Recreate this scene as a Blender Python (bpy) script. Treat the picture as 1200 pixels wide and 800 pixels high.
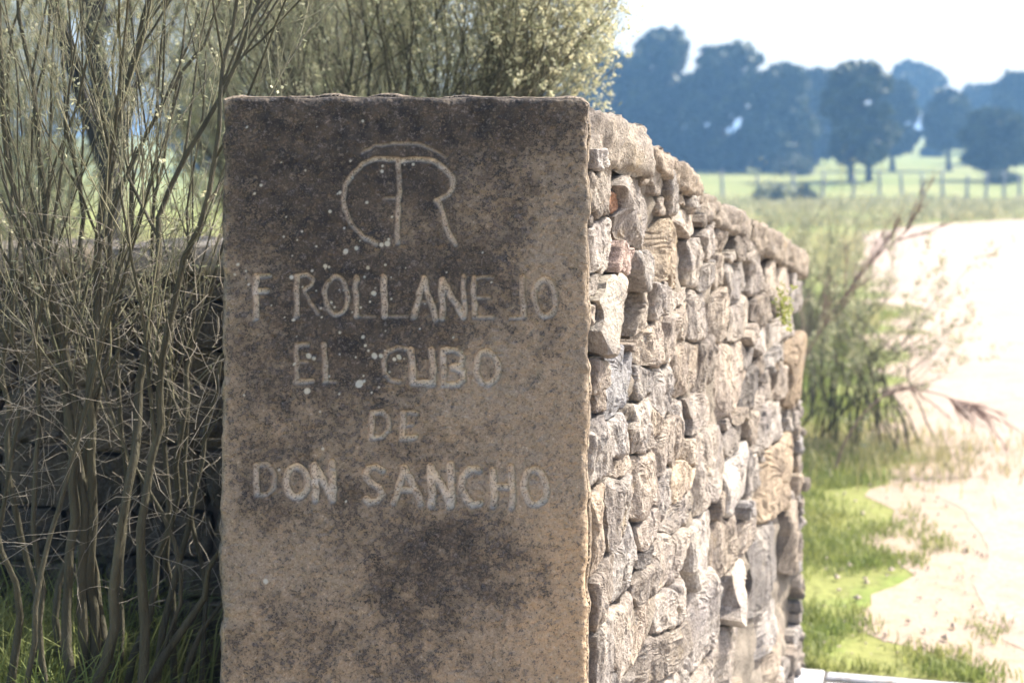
import bpy, math, random
import numpy as np
from mathutils import Vector, noise as mnoise

for o in list(bpy.data.objects):
    bpy.data.objects.remove(o)
scene = bpy.context.scene
COL = scene.collection
rad = math.radians

# ------------------------------------------------------------------ camera, sky, sun, exposure
EYE = 1.6
cam_data = bpy.data.cameras.new("camera")
cam = bpy.data.objects.new("camera", cam_data)
COL.objects.link(cam)
cam.location = (0, 0, EYE)
cam.rotation_euler = (rad(90), 0, 0)
cam_data.sensor_width = 36
cam_data.lens = 54
cam_data.shift_y = -0.171
cam_data.clip_start = 0.05
cam_data.clip_end = 3000
cam_data.dof.use_dof = True
cam_data.dof.focus_distance = 2.62
cam_data.dof.aperture_fstop = 4.4
scene.camera = cam

SUN_AZ, SUN_EL = 62, 45          # degrees right of the view direction, height
world = bpy.data.worlds.new("World")
scene.world = world
world.use_nodes = True
wn = world.node_tree.nodes
wl = world.node_tree.links
sky = wn.new('ShaderNodeTexSky')
sky.sky_type = 'NISHITA'
sky.sun_disc = False
sky.sun_elevation = rad(SUN_EL)
sky.sun_rotation = rad(SUN_AZ)
sky.air_density = 0.8
sky.dust_density = 4.5
bg = wn['Background']
bg.inputs['Strength'].default_value = 0.15
wl.new(sky.outputs[0], bg.inputs[0])

sun_data = bpy.data.lights.new("sun", 'SUN')
sun_data.energy = 3.9
sun_data.angle = rad(0.5)
sun_data.color = (1.0, 0.95, 0.88)
sun = bpy.data.objects.new("sun", sun_data)
COL.objects.link(sun)
sd = Vector((math.sin(rad(SUN_AZ)) * math.cos(rad(SUN_EL)), math.cos(rad(SUN_AZ)) * math.cos(rad(SUN_EL)), math.sin(rad(SUN_EL))))
sun.rotation_euler = sd.to_track_quat('Z', 'Y').to_euler()
sun.location = sd * 30

vs = scene.view_settings
vs.view_transform = 'Standard'
vs.look = 'None'
vs.gamma = 1
vs.use_curve_mapping = False
vs.exposure = 1.52
scene.render.engine = 'CYCLES'
scene.cycles.use_denoising = True
scene.cycles.max_bounces = 6
scene.cycles.diffuse_bounces = 4
scene.cycles.transmission_bounces = 4
scene.cycles.volume_bounces = 0
scene.cycles.transparent_max_bounces = 6

# ------------------------------------------------------------------ helpers
RNG = np.random.default_rng(11)
random.seed(5)

def hash3(i, j, k, seed):
    h = (i.astype(np.int64) * 374761393 + j.astype(np.int64) * 668265263 + k.astype(np.int64) * 2147483647 + seed * 974634777) & 0xFFFFFFFF
    h = ((h ^ (h >> 13)) * 1274126177) & 0xFFFFFFFF
    h = ((h ^ (h >> 16)) * 2246822519) & 0xFFFFFFFF
    return ((h ^ (h >> 15)) & 0xFFFFFF) / float(0xFFFFFF)

def vnoise(x, y, z, seed=0):
    """value noise, -1..1"""
    x, y, z = np.broadcast_arrays(np.asarray(x, float), np.asarray(y, float), np.asarray(z, float))
    xi, yi, zi = np.floor(x), np.floor(y), np.floor(z)
    fx, fy, fz = x - xi, y - yi, z - zi
    fx, fy, fz = [f * f * f * (f * (f * 6 - 15) + 10) for f in (fx, fy, fz)]
    r = 0
    for a in (0, 1):
        for b in (0, 1):
            for c in (0, 1):
                w = (fx if a else 1 - fx) * (fy if b else 1 - fy) * (fz if c else 1 - fz)
                r = r + w * hash3(xi + a, yi + b, zi + c, seed)
    return r * 2 - 1

def fbm(x, y, z, octaves=4, seed=0, gain=0.5):
    r, amp, f = 0, 1.0, 1.0
    for o in range(octaves):
        r = r + amp * vnoise(np.asarray(x) * f + 17.3 * o, np.asarray(y) * f + 5.1 * o, np.asarray(z) * f, seed + o)
        amp *= gain
        f *= 2.03
    return r

def smooth(a, b, x):
    t = np.clip((np.asarray(x, float) - a) / (b - a), 0, 1)
    return t * t * (3 - 2 * t)

def make_mesh(name, V, F, shade=True):
    """V (n,3) array, F (m,k) array of one polygon size, or a list of such arrays"""
    V = np.asarray(V, dtype=np.float32)
    Fs = [np.asarray(f, dtype=np.int32) for f in (F if isinstance(F, list) else [F]) if len(f)]
    me = bpy.data.meshes.new(name)
    me.vertices.add(len(V))
    me.vertices.foreach_set('co', V.ravel())
    nl = sum(f.size for f in Fs)
    npoly = sum(len(f) for f in Fs)
    me.loops.add(nl)
    me.loops.foreach_set('vertex_index', np.concatenate([f.ravel() for f in Fs]))
    me.polygons.add(npoly)
    tot = np.concatenate([np.full(len(f), f.shape[1], dtype=np.int32) for f in Fs])
    me.polygons.foreach_set('loop_start', np.concatenate([[0], np.cumsum(tot)[:-1]]).astype(np.int32))
    me.polygons.foreach_set('loop_total', tot)
    me.polygons.foreach_set('use_smooth', np.full(npoly, bool(shade)))
    me.update(calc_edges=True)
    return me

def link(name, mesh, mat=None, parent=None, loc=(0, 0, 0)):
    o = bpy.data.objects.new(name, mesh)
    COL.objects.link(o)
    if mat is not None and not mesh.materials:
        mesh.materials.append(mat)
    o.location = loc
    if parent is not None:
        o.parent = parent
    return o

def part(name, V, F, mat, parent, shade=True, origin=None):
    """world-space vertices -> child mesh with its own origin"""
    V = np.asarray(V, dtype=np.float64)
    org = np.asarray(origin if origin is not None else V.mean(0))
    me = make_mesh(name, V - org, F, shade)
    base = Vector((0, 0, 0))
    p = parent
    while p is not None:
        base = base + p.location
        p = p.parent
    return link(name, me, mat, parent, Vector(org) - base)

def empty(name, loc):
    o = bpy.data.objects.new(name, None)
    o.empty_display_size = 0.1
    COL.objects.link(o)
    o.location = loc
    return o

def tag(o, label=None, cat=None, group=None, kind=None):
    if label: o['label'] = label
    if cat: o['category'] = cat
    if group: o['group'] = group
    if kind: o['kind'] = kind
    return o

class Tubes:
    def __init__(self, sides=5):
        self.V, self.F, self.n, self.sides = [], [], 0, sides
    def add(self, pts, rr):
        pts = np.asarray(pts, float)
        m, k = len(pts), self.sides
        t = np.gradient(pts, axis=0)
        t /= np.linalg.norm(t, axis=1)[:, None] + 1e-9
        ref = np.array([0.3, 0.9, 0.2]) if abs(t[0, 1]) < 0.8 else np.array([1.0, 0.1, 0.2])
        a = np.cross(t, ref)
        a /= np.linalg.norm(a, axis=1)[:, None] + 1e-9
        b = np.cross(t, a)
        ang = np.arange(k) * 2 * math.pi / k
        rr = np.broadcast_to(np.asarray(rr, float), (m,))
        ring = pts[:, None, :] + rr[:, None, None] * (np.cos(ang)[None, :, None] * a[:, None, :] + np.sin(ang)[None, :, None] * b[:, None, :])
        self.V.append(ring.reshape(-1, 3))
        i = np.arange(m - 1)[:, None] * k + np.arange(k)[None, :]
        j = np.arange(m - 1)[:, None] * k + (np.arange(k)[None, :] + 1) % k
        self.F.append(np.stack([i, j, j + k, i + k], -1).reshape(-1, 4) + self.n)
        self.n += m * k
    def data(self):
        return np.concatenate(self.V), np.concatenate(self.F)

def box_data(c0, c1):
    x0, y0, z0 = c0; x1, y1, z1 = c1
    V = [(x0, y0, z0), (x1, y0, z0), (x1, y1, z0), (x0, y1, z0), (x0, y0, z1), (x1, y0, z1), (x1, y1, z1), (x0, y1, z1)]
    F = [(0, 3, 2, 1), (4, 5, 6, 7), (0, 1, 5, 4), (1, 2, 6, 5), (2, 3, 7, 6), (3, 0, 4, 7)]
    return np.array(V, float), np.array(F)

def quads(centres, size, rng, elong=1.0, flat=0.0):
    """randomly turned small leaf faces (two-triangle diamonds bent along the middle)"""
    n = len(centres)
    a = rng.normal(size=(n, 3)); a /= np.linalg.norm(a, axis=1)[:, None]
    b = rng.normal(size=(n, 3)); b[:, 2] *= (1 - flat)
    b -= (a * b).sum(1)[:, None] * a; b /= np.linalg.norm(b, axis=1)[:, None] + 1e-9
    s = np.asarray(size).reshape(-1, 1) if np.ndim(size) else size
    V = np.stack([centres - a * s * elong, centres - b * s, centres + a * s * elong, centres + b * s], 1).reshape(-1, 3)
    F = np.arange(4 * n).reshape(n, 4)
    return V, F

def blades(P, height, width, lean, rng):
    """grass blades: bent two-segment strips (one quad and a tip triangle)"""
    n = len(P)
    ang = rng.uniform(0, 2 * math.pi, n)
    d = np.stack([np.cos(ang), np.sin(ang), np.zeros(n)], 1)
    side = np.stack([-np.sin(ang), np.cos(ang), np.zeros(n)], 1)
    tw = rng.uniform(-1, 1, (n, 1))
    side = side * np.cos(tw) + d * np.sin(tw)
    h = (height * rng.uniform(0.45, 1.15, n))[:, None]
    l = (lean * rng.uniform(0.2, 1.3, n))[:, None]
    up = np.array([[0, 0, 1.0]])
    w = (width * rng.uniform(0.6, 1.2, n))[:, None]
    mid = P + up * h * 0.6 + d * l * h * 0.35
    tip = P + up * h * (1 - 0.35 * l) + d * l * h
    V = np.stack([P - side * w, P + side * w, mid + side * w * 0.7, mid - side * w * 0.7, tip], 1).reshape(-1, 3)
    i = np.arange(n)[:, None] * 5
    return V, [i + np.array([[0, 1, 2, 3]]), i + np.array([[3, 2, 4]])]

# ------------------------------------------------------------------ materials
def new_mat(name):
    m = bpy.data.materials.new(name)
    m.use_nodes = True
    nt = m.node_tree
    return m, nt, nt.nodes, nt.links, nt.nodes['Principled BSDF']

def nd(N, typ, **kw):
    n = N.new(typ)
    for k, v in kw.items():
        if hasattr(n, k):
            setattr(n, k, v)
        else:
            n.inputs[k].default_value = v
    return n

def mixc(N, L, fac, a, b, mode='MIX'):
    m = N.new('ShaderNodeMix'); m.data_type = 'RGBA'; m.blend_type = mode
    for sock, v in ((m.inputs[0], fac), (m.inputs[6], a), (m.inputs[7], b)):
        if isinstance(v, bpy.types.NodeSocket): L.new(v, sock)
        else: sock.default_value = v if not isinstance(v, tuple) or len(v) == 4 else (*v, 1)
    return m.outputs[2]

def ramp(N, L, sock, stops):
    r = N.new('ShaderNodeValToRGB')
    e = r.color_ramp.elements
    while len(e) < len(stops): e.new(0.5)
    for el, (p, c) in zip(e, stops):
        el.position = p
        el.color = (c, c, c, 1) if not isinstance(c, tuple) else (*c, 1)
    L.new(sock, r.inputs[0])
    return r.outputs[0]

def noise_tex(N, L, vec, scale, detail=4, rough=0.55, stretch=None):
    if stretch is not None:
        mp = N.new('ShaderNodeMapping'); mp.inputs['Scale'].default_value = stretch
        L.new(vec, mp.inputs['Vector']); vec = mp.outputs[0]
    n = nd(N, 'ShaderNodeTexNoise'); n.inputs['Scale'].default_value = scale
    n.inputs['Detail'].default_value = detail; n.inputs['Roughness'].default_value = rough
    L.new(vec, n.inputs['Vector'])
    return n.outputs['Fac']

def bump(N, L, height, strength, dist, prev=None):
    b = N.new('ShaderNodeBump'); b.inputs['Strength'].default_value = strength; b.inputs['Distance'].default_value = dist
    L.new(height, b.inputs['Height'])
    if prev is not None: L.new(prev, b.inputs['Normal'])
    return b.outputs['Normal']

def leafy_mat(name, c1, c2, scale=3.0, trans=0.35, rough=0.6, tint=None):
    """leaf / blade material: noise-varied colour with some light passing through"""
    m, nt, N, L, P = new_mat(name)
    geo = N.new('ShaderNodeNewGeometry')
    f = noise_tex(N, L, geo.outputs['Position'], scale, 3)
    col = mixc(N, L, ramp(N, L, f, [(0.3, 0.0), (0.7, 1.0)]), c1, c2)
    rnd = mixc(N, L, ramp(N, L, geo.outputs['Random Per Island'], [(0, 0.0), (1, 1.0)]), (0.62, 0.66, 0.6), (1.3, 1.25, 1.2))
    col = mixc(N, L, 1.0, col, rnd, 'MULTIPLY')
    L.new(col, P.inputs['Base Color'])
    P.inputs['Roughness'].default_value = rough
    P.inputs['Specular IOR Level'].default_value = 0.3
    if trans > 0:
        tr = N.new('ShaderNodeBsdfTranslucent'); L.new(col, tr.inputs[0])
        mx = N.new('ShaderNodeMixShader'); mx.inputs[0].default_value = trans
        out = N['Material Output']
        L.new(P.outputs[0], mx.inputs[1]); L.new(tr.outputs[0], mx.inputs[2]); L.new(mx.outputs[0], out.inputs[0])
    return m

def wood_mat(name, c1, c2, scale=18.0, rough=0.75):
    m, nt, N, L, P = new_mat(name)
    geo = N.new('ShaderNodeNewGeometry')
    f = noise_tex(N, L, geo.outputs['Position'], scale, 5, 0.6, (1, 1, 0.25))
    col = mixc(N, L, ramp(N, L, f, [(0.32, 0.0), (0.68, 1.0)]), c1, c2)
    L.new(col, P.inputs['Base Color'])
    P.inputs['Roughness'].default_value = rough
    P.inputs['Specular IOR Level'].default_value = 0.25
    L.new(bump(N, L, noise_tex(N, L, geo.outputs['Position'], scale * 6, 4, 0.65, (1, 1, 0.3)), 0.8, 0.01), P.inputs['Normal'])
    return m

def stone_mat():
    m, nt, N, L, P = new_mat('rubble_stone')
    geo = N.new('ShaderNodeNewGeometry'); pos = geo.outputs['Position']
    oi = N.new('ShaderNodeObjectInfo')
    big = noise_tex(N, L, pos, 9, 4)
    fine = noise_tex(N, L, pos, 160, 4, 0.7)
    streak = noise_tex(N, L, pos, 40, 4, 0.6, (1, 1, 0.22))
    speck = noise_tex(N, L, pos, 420, 2, 0.6)
    col = mixc(N, L, ramp(N, L, big, [(0.35, 0.0), (0.66, 1.0)]), (0.74, 0.72, 0.72), (1.12, 1.08, 1.0))
    col = mixc(N, L, 1.0, oi.outputs['Color'], col, 'MULTIPLY')
    col = mixc(N, L, 1.0, col, mixc(N, L, ramp(N, L, streak, [(0.34, 0.0), (0.62, 1.0)]), (0.66, 0.64, 0.62), (1.06, 1.06, 1.06)), 'MULTIPLY')
    col = mixc(N, L, 1.0, col, mixc(N, L, ramp(N, L, fine, [(0.36, 0.0), (0.64, 1.0)]), (0.7, 0.68, 0.66), (1.16, 1.16, 1.16)), 'MULTIPLY')
    col = mixc(N, L, ramp(N, L, speck, [(0.3, 1.0), (0.37, 0.0)]), col, (0.07, 0.065, 0.06))
    # ochre and grey lichen stains
    och = ramp(N, L, noise_tex(N, L, pos, 14, 5, 0.65), [(0.60, 0.0), (0.70, 0.35)])
    col = mixc(N, L, och, col, (0.36, 0.27, 0.14))
    gry = ramp(N, L, noise_tex(N, L, pos, 23, 5, 0.7, (1.3, 0.8, 1.1)), [(0.60, 0.0), (0.66, 0.6)])
    col = mixc(N, L, gry, col, (0.15, 0.145, 0.14))
    L.new(col, P.inputs['Base Color'])
    P.inputs['Roughness'].default_value = 0.92
    P.inputs['Specular IOR Level'].default_value = 0.2
    b1 = bump(N, L, streak, 0.5, 0.010)
    b2 = bump(N, L, fine, 0.9, 0.009, b1)
    b3 = bump(N, L, speck, 0.5, 0.002, b2)
    L.new(b3, P.inputs['Normal'])
    return m

def slab_mat():
    m, nt, N, L, P = new_mat('lichen_stained_granite')
    geo = N.new('ShaderNodeNewGeometry'); pos = geo.outputs['Position']
    at = N.new('ShaderNodeAttribute'); at.attribute_name = 'stain'
    sep = N.new('ShaderNodeSeparateColor'); L.new(at.outputs['Color'], sep.inputs[0])
    dark, carve, warm, spot = sep.outputs[0], sep.outputs[1], sep.outputs[2], at.outputs['Alpha']
    grain = noise_tex(N, L, pos, 260, 3, 0.75)
    grain2 = noise_tex(N, L, pos, 105, 4, 0.75)
    mid = noise_tex(N, L, pos, 34, 5, 0.65)
    stone = mixc(N, L, warm, (0.285, 0.235, 0.175), (0.43, 0.32, 0.205))
    brown = N.new('ShaderNodeMapRange'); L.new(dark, brown.inputs['Value']); brown.inputs['From Min'].default_value = 0.05; brown.inputs['From Max'].default_value = 0.5
    stone = mixc(N, L, brown.outputs[0], stone, (0.165, 0.134, 0.10))
    stone = mixc(N, L, ramp(N, L, grain, [(0.33, 0.55), (0.46, 0.0)]), stone, (0.07, 0.055, 0.045))
    stone = mixc(N, L, ramp(N, L, grain, [(0.56, 0.0), (0.68, 0.55)]), stone, (0.62, 0.55, 0.46))
    lich = mixc(N, L, ramp(N, L, mid, [(0.38, 0.0), (0.62, 1.0)]), (0.032, 0.031, 0.031), (0.085, 0.070, 0.056))
    lich = mixc(N, L, ramp(N, L, grain2, [(0.55, 0.0), (0.7, 0.55)]), lich, (0.30, 0.26, 0.23))
    # dark cover is broken by grain: threshold of (dark + grain noise)
    ma = N.new('ShaderNodeMath'); ma.operation = 'MULTIPLY_ADD'
    L.new(grain2, ma.inputs[0]); ma.inputs[1].default_value = 3.4
    L.new(dark, ma.inputs[2])
    mb = N.new('ShaderNodeMath'); mb.operation = 'MULTIPLY_ADD'
    L.new(grain, mb.inputs[0]); mb.inputs[1].default_value = 2.6; L.new(ma.outputs[0], mb.inputs[2])
    cover = ramp(N, L, mb.outputs[0], [(0.0, 0.0), (0.98, 0.0), (1.0, 0.0)])
    mr = N.new('ShaderNodeMapRange'); L.new(mb.outputs[0], mr.inputs['Value'])
    mr.inputs['From Min'].default_value = 3.08; mr.inputs['From Max'].default_value = 3.75
    mr.interpolation_type = 'SMOOTHSTEP'
    col = mixc(N, L, mr.outputs[0], stone, lich)
    cv = mixc(N, L, ramp(N, L, grain, [(0.36, 0.0), (0.5, 1.0)]), (0.21, 0.18, 0.145), (0.70, 0.62, 0.50))
    mc = N.new('ShaderNodeMath'); mc.operation = 'MULTIPLY'; L.new(carve, mc.inputs[0])
    L.new(ramp(N, L, grain2, [(0.3, 0.45), (0.55, 1.0)]), mc.inputs[1])
    col = mixc(N, L, mc.outputs[0], col, cv)
    col = mixc(N, L, spot, col, (0.45, 0.45, 0.39))
    L.new(col, P.inputs['Base Color'])
    P.inputs['Roughness'].default_value = 0.95
    P.inputs['Specular IOR Level'].default_value = 0.15
    b1 = bump(N, L, grain2, 0.6, 0.006)
    L.new(bump(N, L, grain, 0.7, 0.004, b1), P.inputs['Normal'])
    return m

def earth_mat(name, c1, c2, c3=None, s1=0.6, s2=9.0, bumpd=0.02, rough=0.95):
    m, nt, N, L, P = new_mat(name)
    geo = N.new('ShaderNodeNewGeometry'); pos = geo.outputs['Position']
    a = noise_tex(N, L, pos, s1, 5, 0.6); b = noise_tex(N, L, pos, s2, 5, 0.65); c = noise_tex(N, L, pos, s2 * 9, 3, 0.7)
    col = mixc(N, L, ramp(N, L, a, [(0.36, 0.0), (0.64, 1.0)]), c1, c2)
    if c3: col = mixc(N, L, ramp(N, L, b, [(0.5, 0.0), (0.66, 0.8)]), col, c3)
    col = mixc(N, L, 1.0, col, mixc(N, L, ramp(N, L, c, [(0.3, 0.0), (0.7, 1.0)]), (0.72, 0.72, 0.72), (1.18, 1.18, 1.18)), 'MULTIPLY')
    L.new(col, P.inputs['Base Color']); P.inputs['Roughness'].default_value = rough
    P.inputs['Specular IOR Level'].default_value = 0.15
    b1 = bump(N, L, b, 0.6, bumpd)
    L.new(bump(N, L, c, 0.6, bumpd * 0.3, b1), P.inputs['Normal'])
    return m

def metal_mat(name, c, rust):
    m, nt, N, L, P = new_mat(name)
    geo = N.new('ShaderNodeNewGeometry'); pos = geo.outputs['Position']
    f = noise_tex(N, L, pos, 14, 5, 0.7)
    col = mixc(N, L, ramp(N, L, f, [(0.50, 0.0), (0.66, 1.0)]), c, rust)
    L.new(col, P.inputs['Base Color']); P.inputs['Roughness'].default_value = 0.55
    P.inputs['Metallic'].default_value = 0.0
    return m

M = dict(
    stone=stone_mat(), slab=slab_mat(),
    core=earth_mat('wall_earth_fill', (0.22, 0.19, 0.15), (0.32, 0.275, 0.22), None, 12, 60, 0.02),
    ground=earth_mat('dry_meadow_soil', (0.16, 0.185, 0.05), (0.23, 0.225, 0.08), (0.135, 0.19, 0.04), 0.16, 2.2, 0.05),
    road=earth_mat('pale_sand_track', (0.33, 0.255, 0.20), (0.375, 0.295, 0.235), (0.285, 0.215, 0.165), 0.5, 5.0, 0.012),
    shoulder=earth_mat('sandy_shoulder', (0.31, 0.24, 0.18), (0.35, 0.275, 0.21), (0.25, 0.21, 0.13), 1.5, 9.0, 0.015),
    bark=wood_mat('broom_bark', (0.06, 0.055, 0.034), (0.125, 0.112, 0.072), 22),
    dry=wood_mat('dry_twig_bark', (0.22, 0.19, 0.145), (0.36, 0.32, 0.25), 30),
    redtwig=wood_mat('reddish_twig_bark', (0.24, 0.16, 0.125), (0.34, 0.24, 0.19), 30),
    oakbark=wood_mat('oak_bark', (0.03, 0.028, 0.025), (0.06, 0.055, 0.05), 6),
    twig=leafy_mat('green_broom_twig', (0.23, 0.22, 0.14), (0.34, 0.32, 0.22), 6, 0.25),
    shoot=leafy_mat('broom_shoot', (0.25, 0.27, 0.16), (0.38, 0.385, 0.25), 5, 0.4),
    flower=leafy_mat('cream_broom_flower', (0.74, 0.71, 0.50), (0.82, 0.80, 0.64), 8, 0.35),
    grass=leafy_mat('fresh_grass', (0.17, 0.225, 0.06), (0.29, 0.30, 0.11), 2.5, 0.4),
    drygrass=leafy_mat('dry_grass', (0.28, 0.27, 0.13), (0.40, 0.36, 0.20), 1.0, 0.35),
    oak=leafy_mat('holm_oak_leaf', (0.035, 0.05, 0.022), (0.075, 0.09, 0.04), 0.9, 0.15),
    moss=leafy_mat('yellow_green_leaf', (0.26, 0.30, 0.07), (0.36, 0.39, 0.12), 20, 0.4),
    post=earth_mat('granite_post', (0.20, 0.195, 0.19), (0.28, 0.275, 0.265), None, 3, 20, 0.01),
    wire=metal_mat('galvanised_wire', (0.35, 0.35, 0.36), (0.25, 0.18, 0.13)),
    white=metal_mat('white_painted_steel', (0.50, 0.505, 0.51), (0.30, 0.26, 0.22)),
    pit=earth_mat('pit_concrete', (0.08, 0.075, 0.07), (0.12, 0.11, 0.1), None, 3, 20, 0.01),
    pebble=earth_mat('pebble_stone', (0.36, 0.29, 0.23), (0.45, 0.38, 0.31), None, 8, 40, 0.004),
)

# ------------------------------------------------------------------ terrain
TY = [-60, 60, 75, 88, 120, 150, 200, 260, 420, 700]
TZ = [0, 0, 0.1, 0.55, 1.6, 2.9, 4.9, 6.6, 7.5, 5.0]
def terrain(x, y):
    x = np.asarray(x, float); y = np.asarray(y, float)
    z = np.interp(y, TY, TZ)
    z = z + 0.40 * smooth(-0.25, -0.75, x) * (1 - smooth(40, 60, y)) * smooth(1.6, 2.6, y)
    z = z + 0.35 * vnoise(x / 22, y / 22, 0.5, 3) * smooth(58, 90, y)
    z = z + 0.05 * vnoise(x / 1.7, y / 1.7, 0.2, 4) * smooth(5, 9, y) * (1 - smooth(60, 90, y)) * smooth(0.6, -0.6, x)
    return z

def graded(lo, hi, n, k):
    t = np.linspace(-1, 1, n)
    s = np.sinh(t * k) / math.sinh(k)
    return np.where(s < 0, -s * lo, s * hi)

gx = graded(-450, 450, 181, 6.2)
gy = graded(-40, 640, 241, 6.0)
GX, GY = np.meshgrid(gx, gy)
GZ = terrain(GX, GY)
V = np.stack([GX, GY, GZ], -1).reshape(-1, 3)
ny, nx = GX.shape
idx = np.arange(nx * ny).reshape(ny, nx)
F = np.stack([idx[:-1, :-1], idx[:-1, 1:], idx[1:, 1:], idx[1:, :-1]], -1).reshape(-1, 4)
ground = link('ground', make_mesh('ground', V, F), M['ground'])
tag(ground, kind='structure')

ROAD_L = np.array([(-2.4, -6), (-2.0, 0.3), (-0.3, 2.0), (0.95, 3.0), (1.35, 4.2), (1.5, 5.0), (2.1, 7.1), (3.0, 11.3), (4.0, 15.6), (6.0, 26), (8.3, 36), (11, 41.5), (15, 45.5), (22, 49.5), (34, 53), (60, 56)], float)  # near end widened out of view to bounce warm light onto the pillar
ROAD_R = np.array([(6.2, -6), (6.3, 0), (6.5, 4.2), (6.6, 5.0), (7.0, 7.5), (7.8, 11), (9.0, 15), (11.5, 23), (14.5, 30), (17.5, 34.5), (21.5, 38), (28, 41.5), (38, 44.5), (62, 47)], float)
def resample(P, n):
    d = np.concatenate([[0], np.cumsum(np.linalg.norm(np.diff(P, axis=0), axis=1))])
    # smooth by Catmull-like cubic through chord length using dense linear + blur
    t = d[-1] * np.linspace(0, 1, n) ** 1.7
    Q = np.stack([np.interp(t, d, P[:, i]) for i in range(2)], 1)
    for _ in range(6):
        Q[1:-1] = 0.25 * Q[:-2] + 0.5 * Q[1:-1] + 0.25 * Q[2:]
    return Q
NR = 520
RL, RR = resample(ROAD_L, NR), resample(ROAD_R, NR)
RL[:, 0] += 0.16 * fbm(RL[:, 0] * 1.1, RL[:, 1] * 1.1, 0, 5, 21, 0.6)
w = np.linspace(0, 1, 13)
RV = RL[:, None, :] * (1 - w)[None, :, None] + RR[:, None, :] * w[None, :, None]
RZ = terrain(RV[..., 0], RV[..., 1]) + 0.0045 + 0.018 * (1 - np.abs(2 * w - 1) ** 4)[None, :] + 0.006 * vnoise(RV[..., 0] * 2, RV[..., 1] * 2, 0, 8) * (np.abs(2 * w - 1) < 0.95)[None, :]
V = np.concatenate([RV, RZ[..., None]], -1).reshape(-1, 3)
idx = np.arange(NR * 13).reshape(NR, 13)
F = np.stack([idx[:-1, :-1], idx[:-1, 1:], idx[1:, 1:], idx[1:, :-1]], -1).reshape(-1, 4)
tag(link('road', make_mesh('road', V, F), M['road']), kind='structure')
# bare sandy shoulder between track and grass
SL = RL.copy(); SL[:, 0] -= np.clip(0.30 + 0.28 * fbm(RL[:, 0] * 0.9 + 4, RL[:, 1] * 0.9, 3, 5, 25, 0.62), 0.03, 0.8)
SR = RL.copy(); SR[:, 0] += 0.6
w5 = np.linspace(0, 1, 5)
SVv = SL[:, None, :] * (1 - w5)[None, :, None] + SR[:, None, :] * w5[None, :, None]
SZ = terrain(SVv[..., 0], SVv[..., 1]) + 0.0025
V = np.concatenate([SVv, SZ[..., None]], -1).reshape(-1, 3)
idx = np.arange(NR * 5).reshape(NR, 5)
F = np.stack([idx[:-1, :-1], idx[:-1, 1:], idx[1:, 1:], idx[1:, :-1]], -1).reshape(-1, 4)
tag(link('road_shoulder', make_mesh('road_shoulder', V, F), M['shoulder']), kind='structure')
def road_left_x(y):
    return np.interp(y, RL[:, 1], RL[:, 0])

# ------------------------------------------------------------------ inscribed stone slab
SY, UNIT = 2.5, 2.5 / 1800          # front plane; metres per unit of the inscription grid
def su(x): return (x - 600) * UNIT
def sv(y): return EYE - (y - 195) * UNIT

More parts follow.
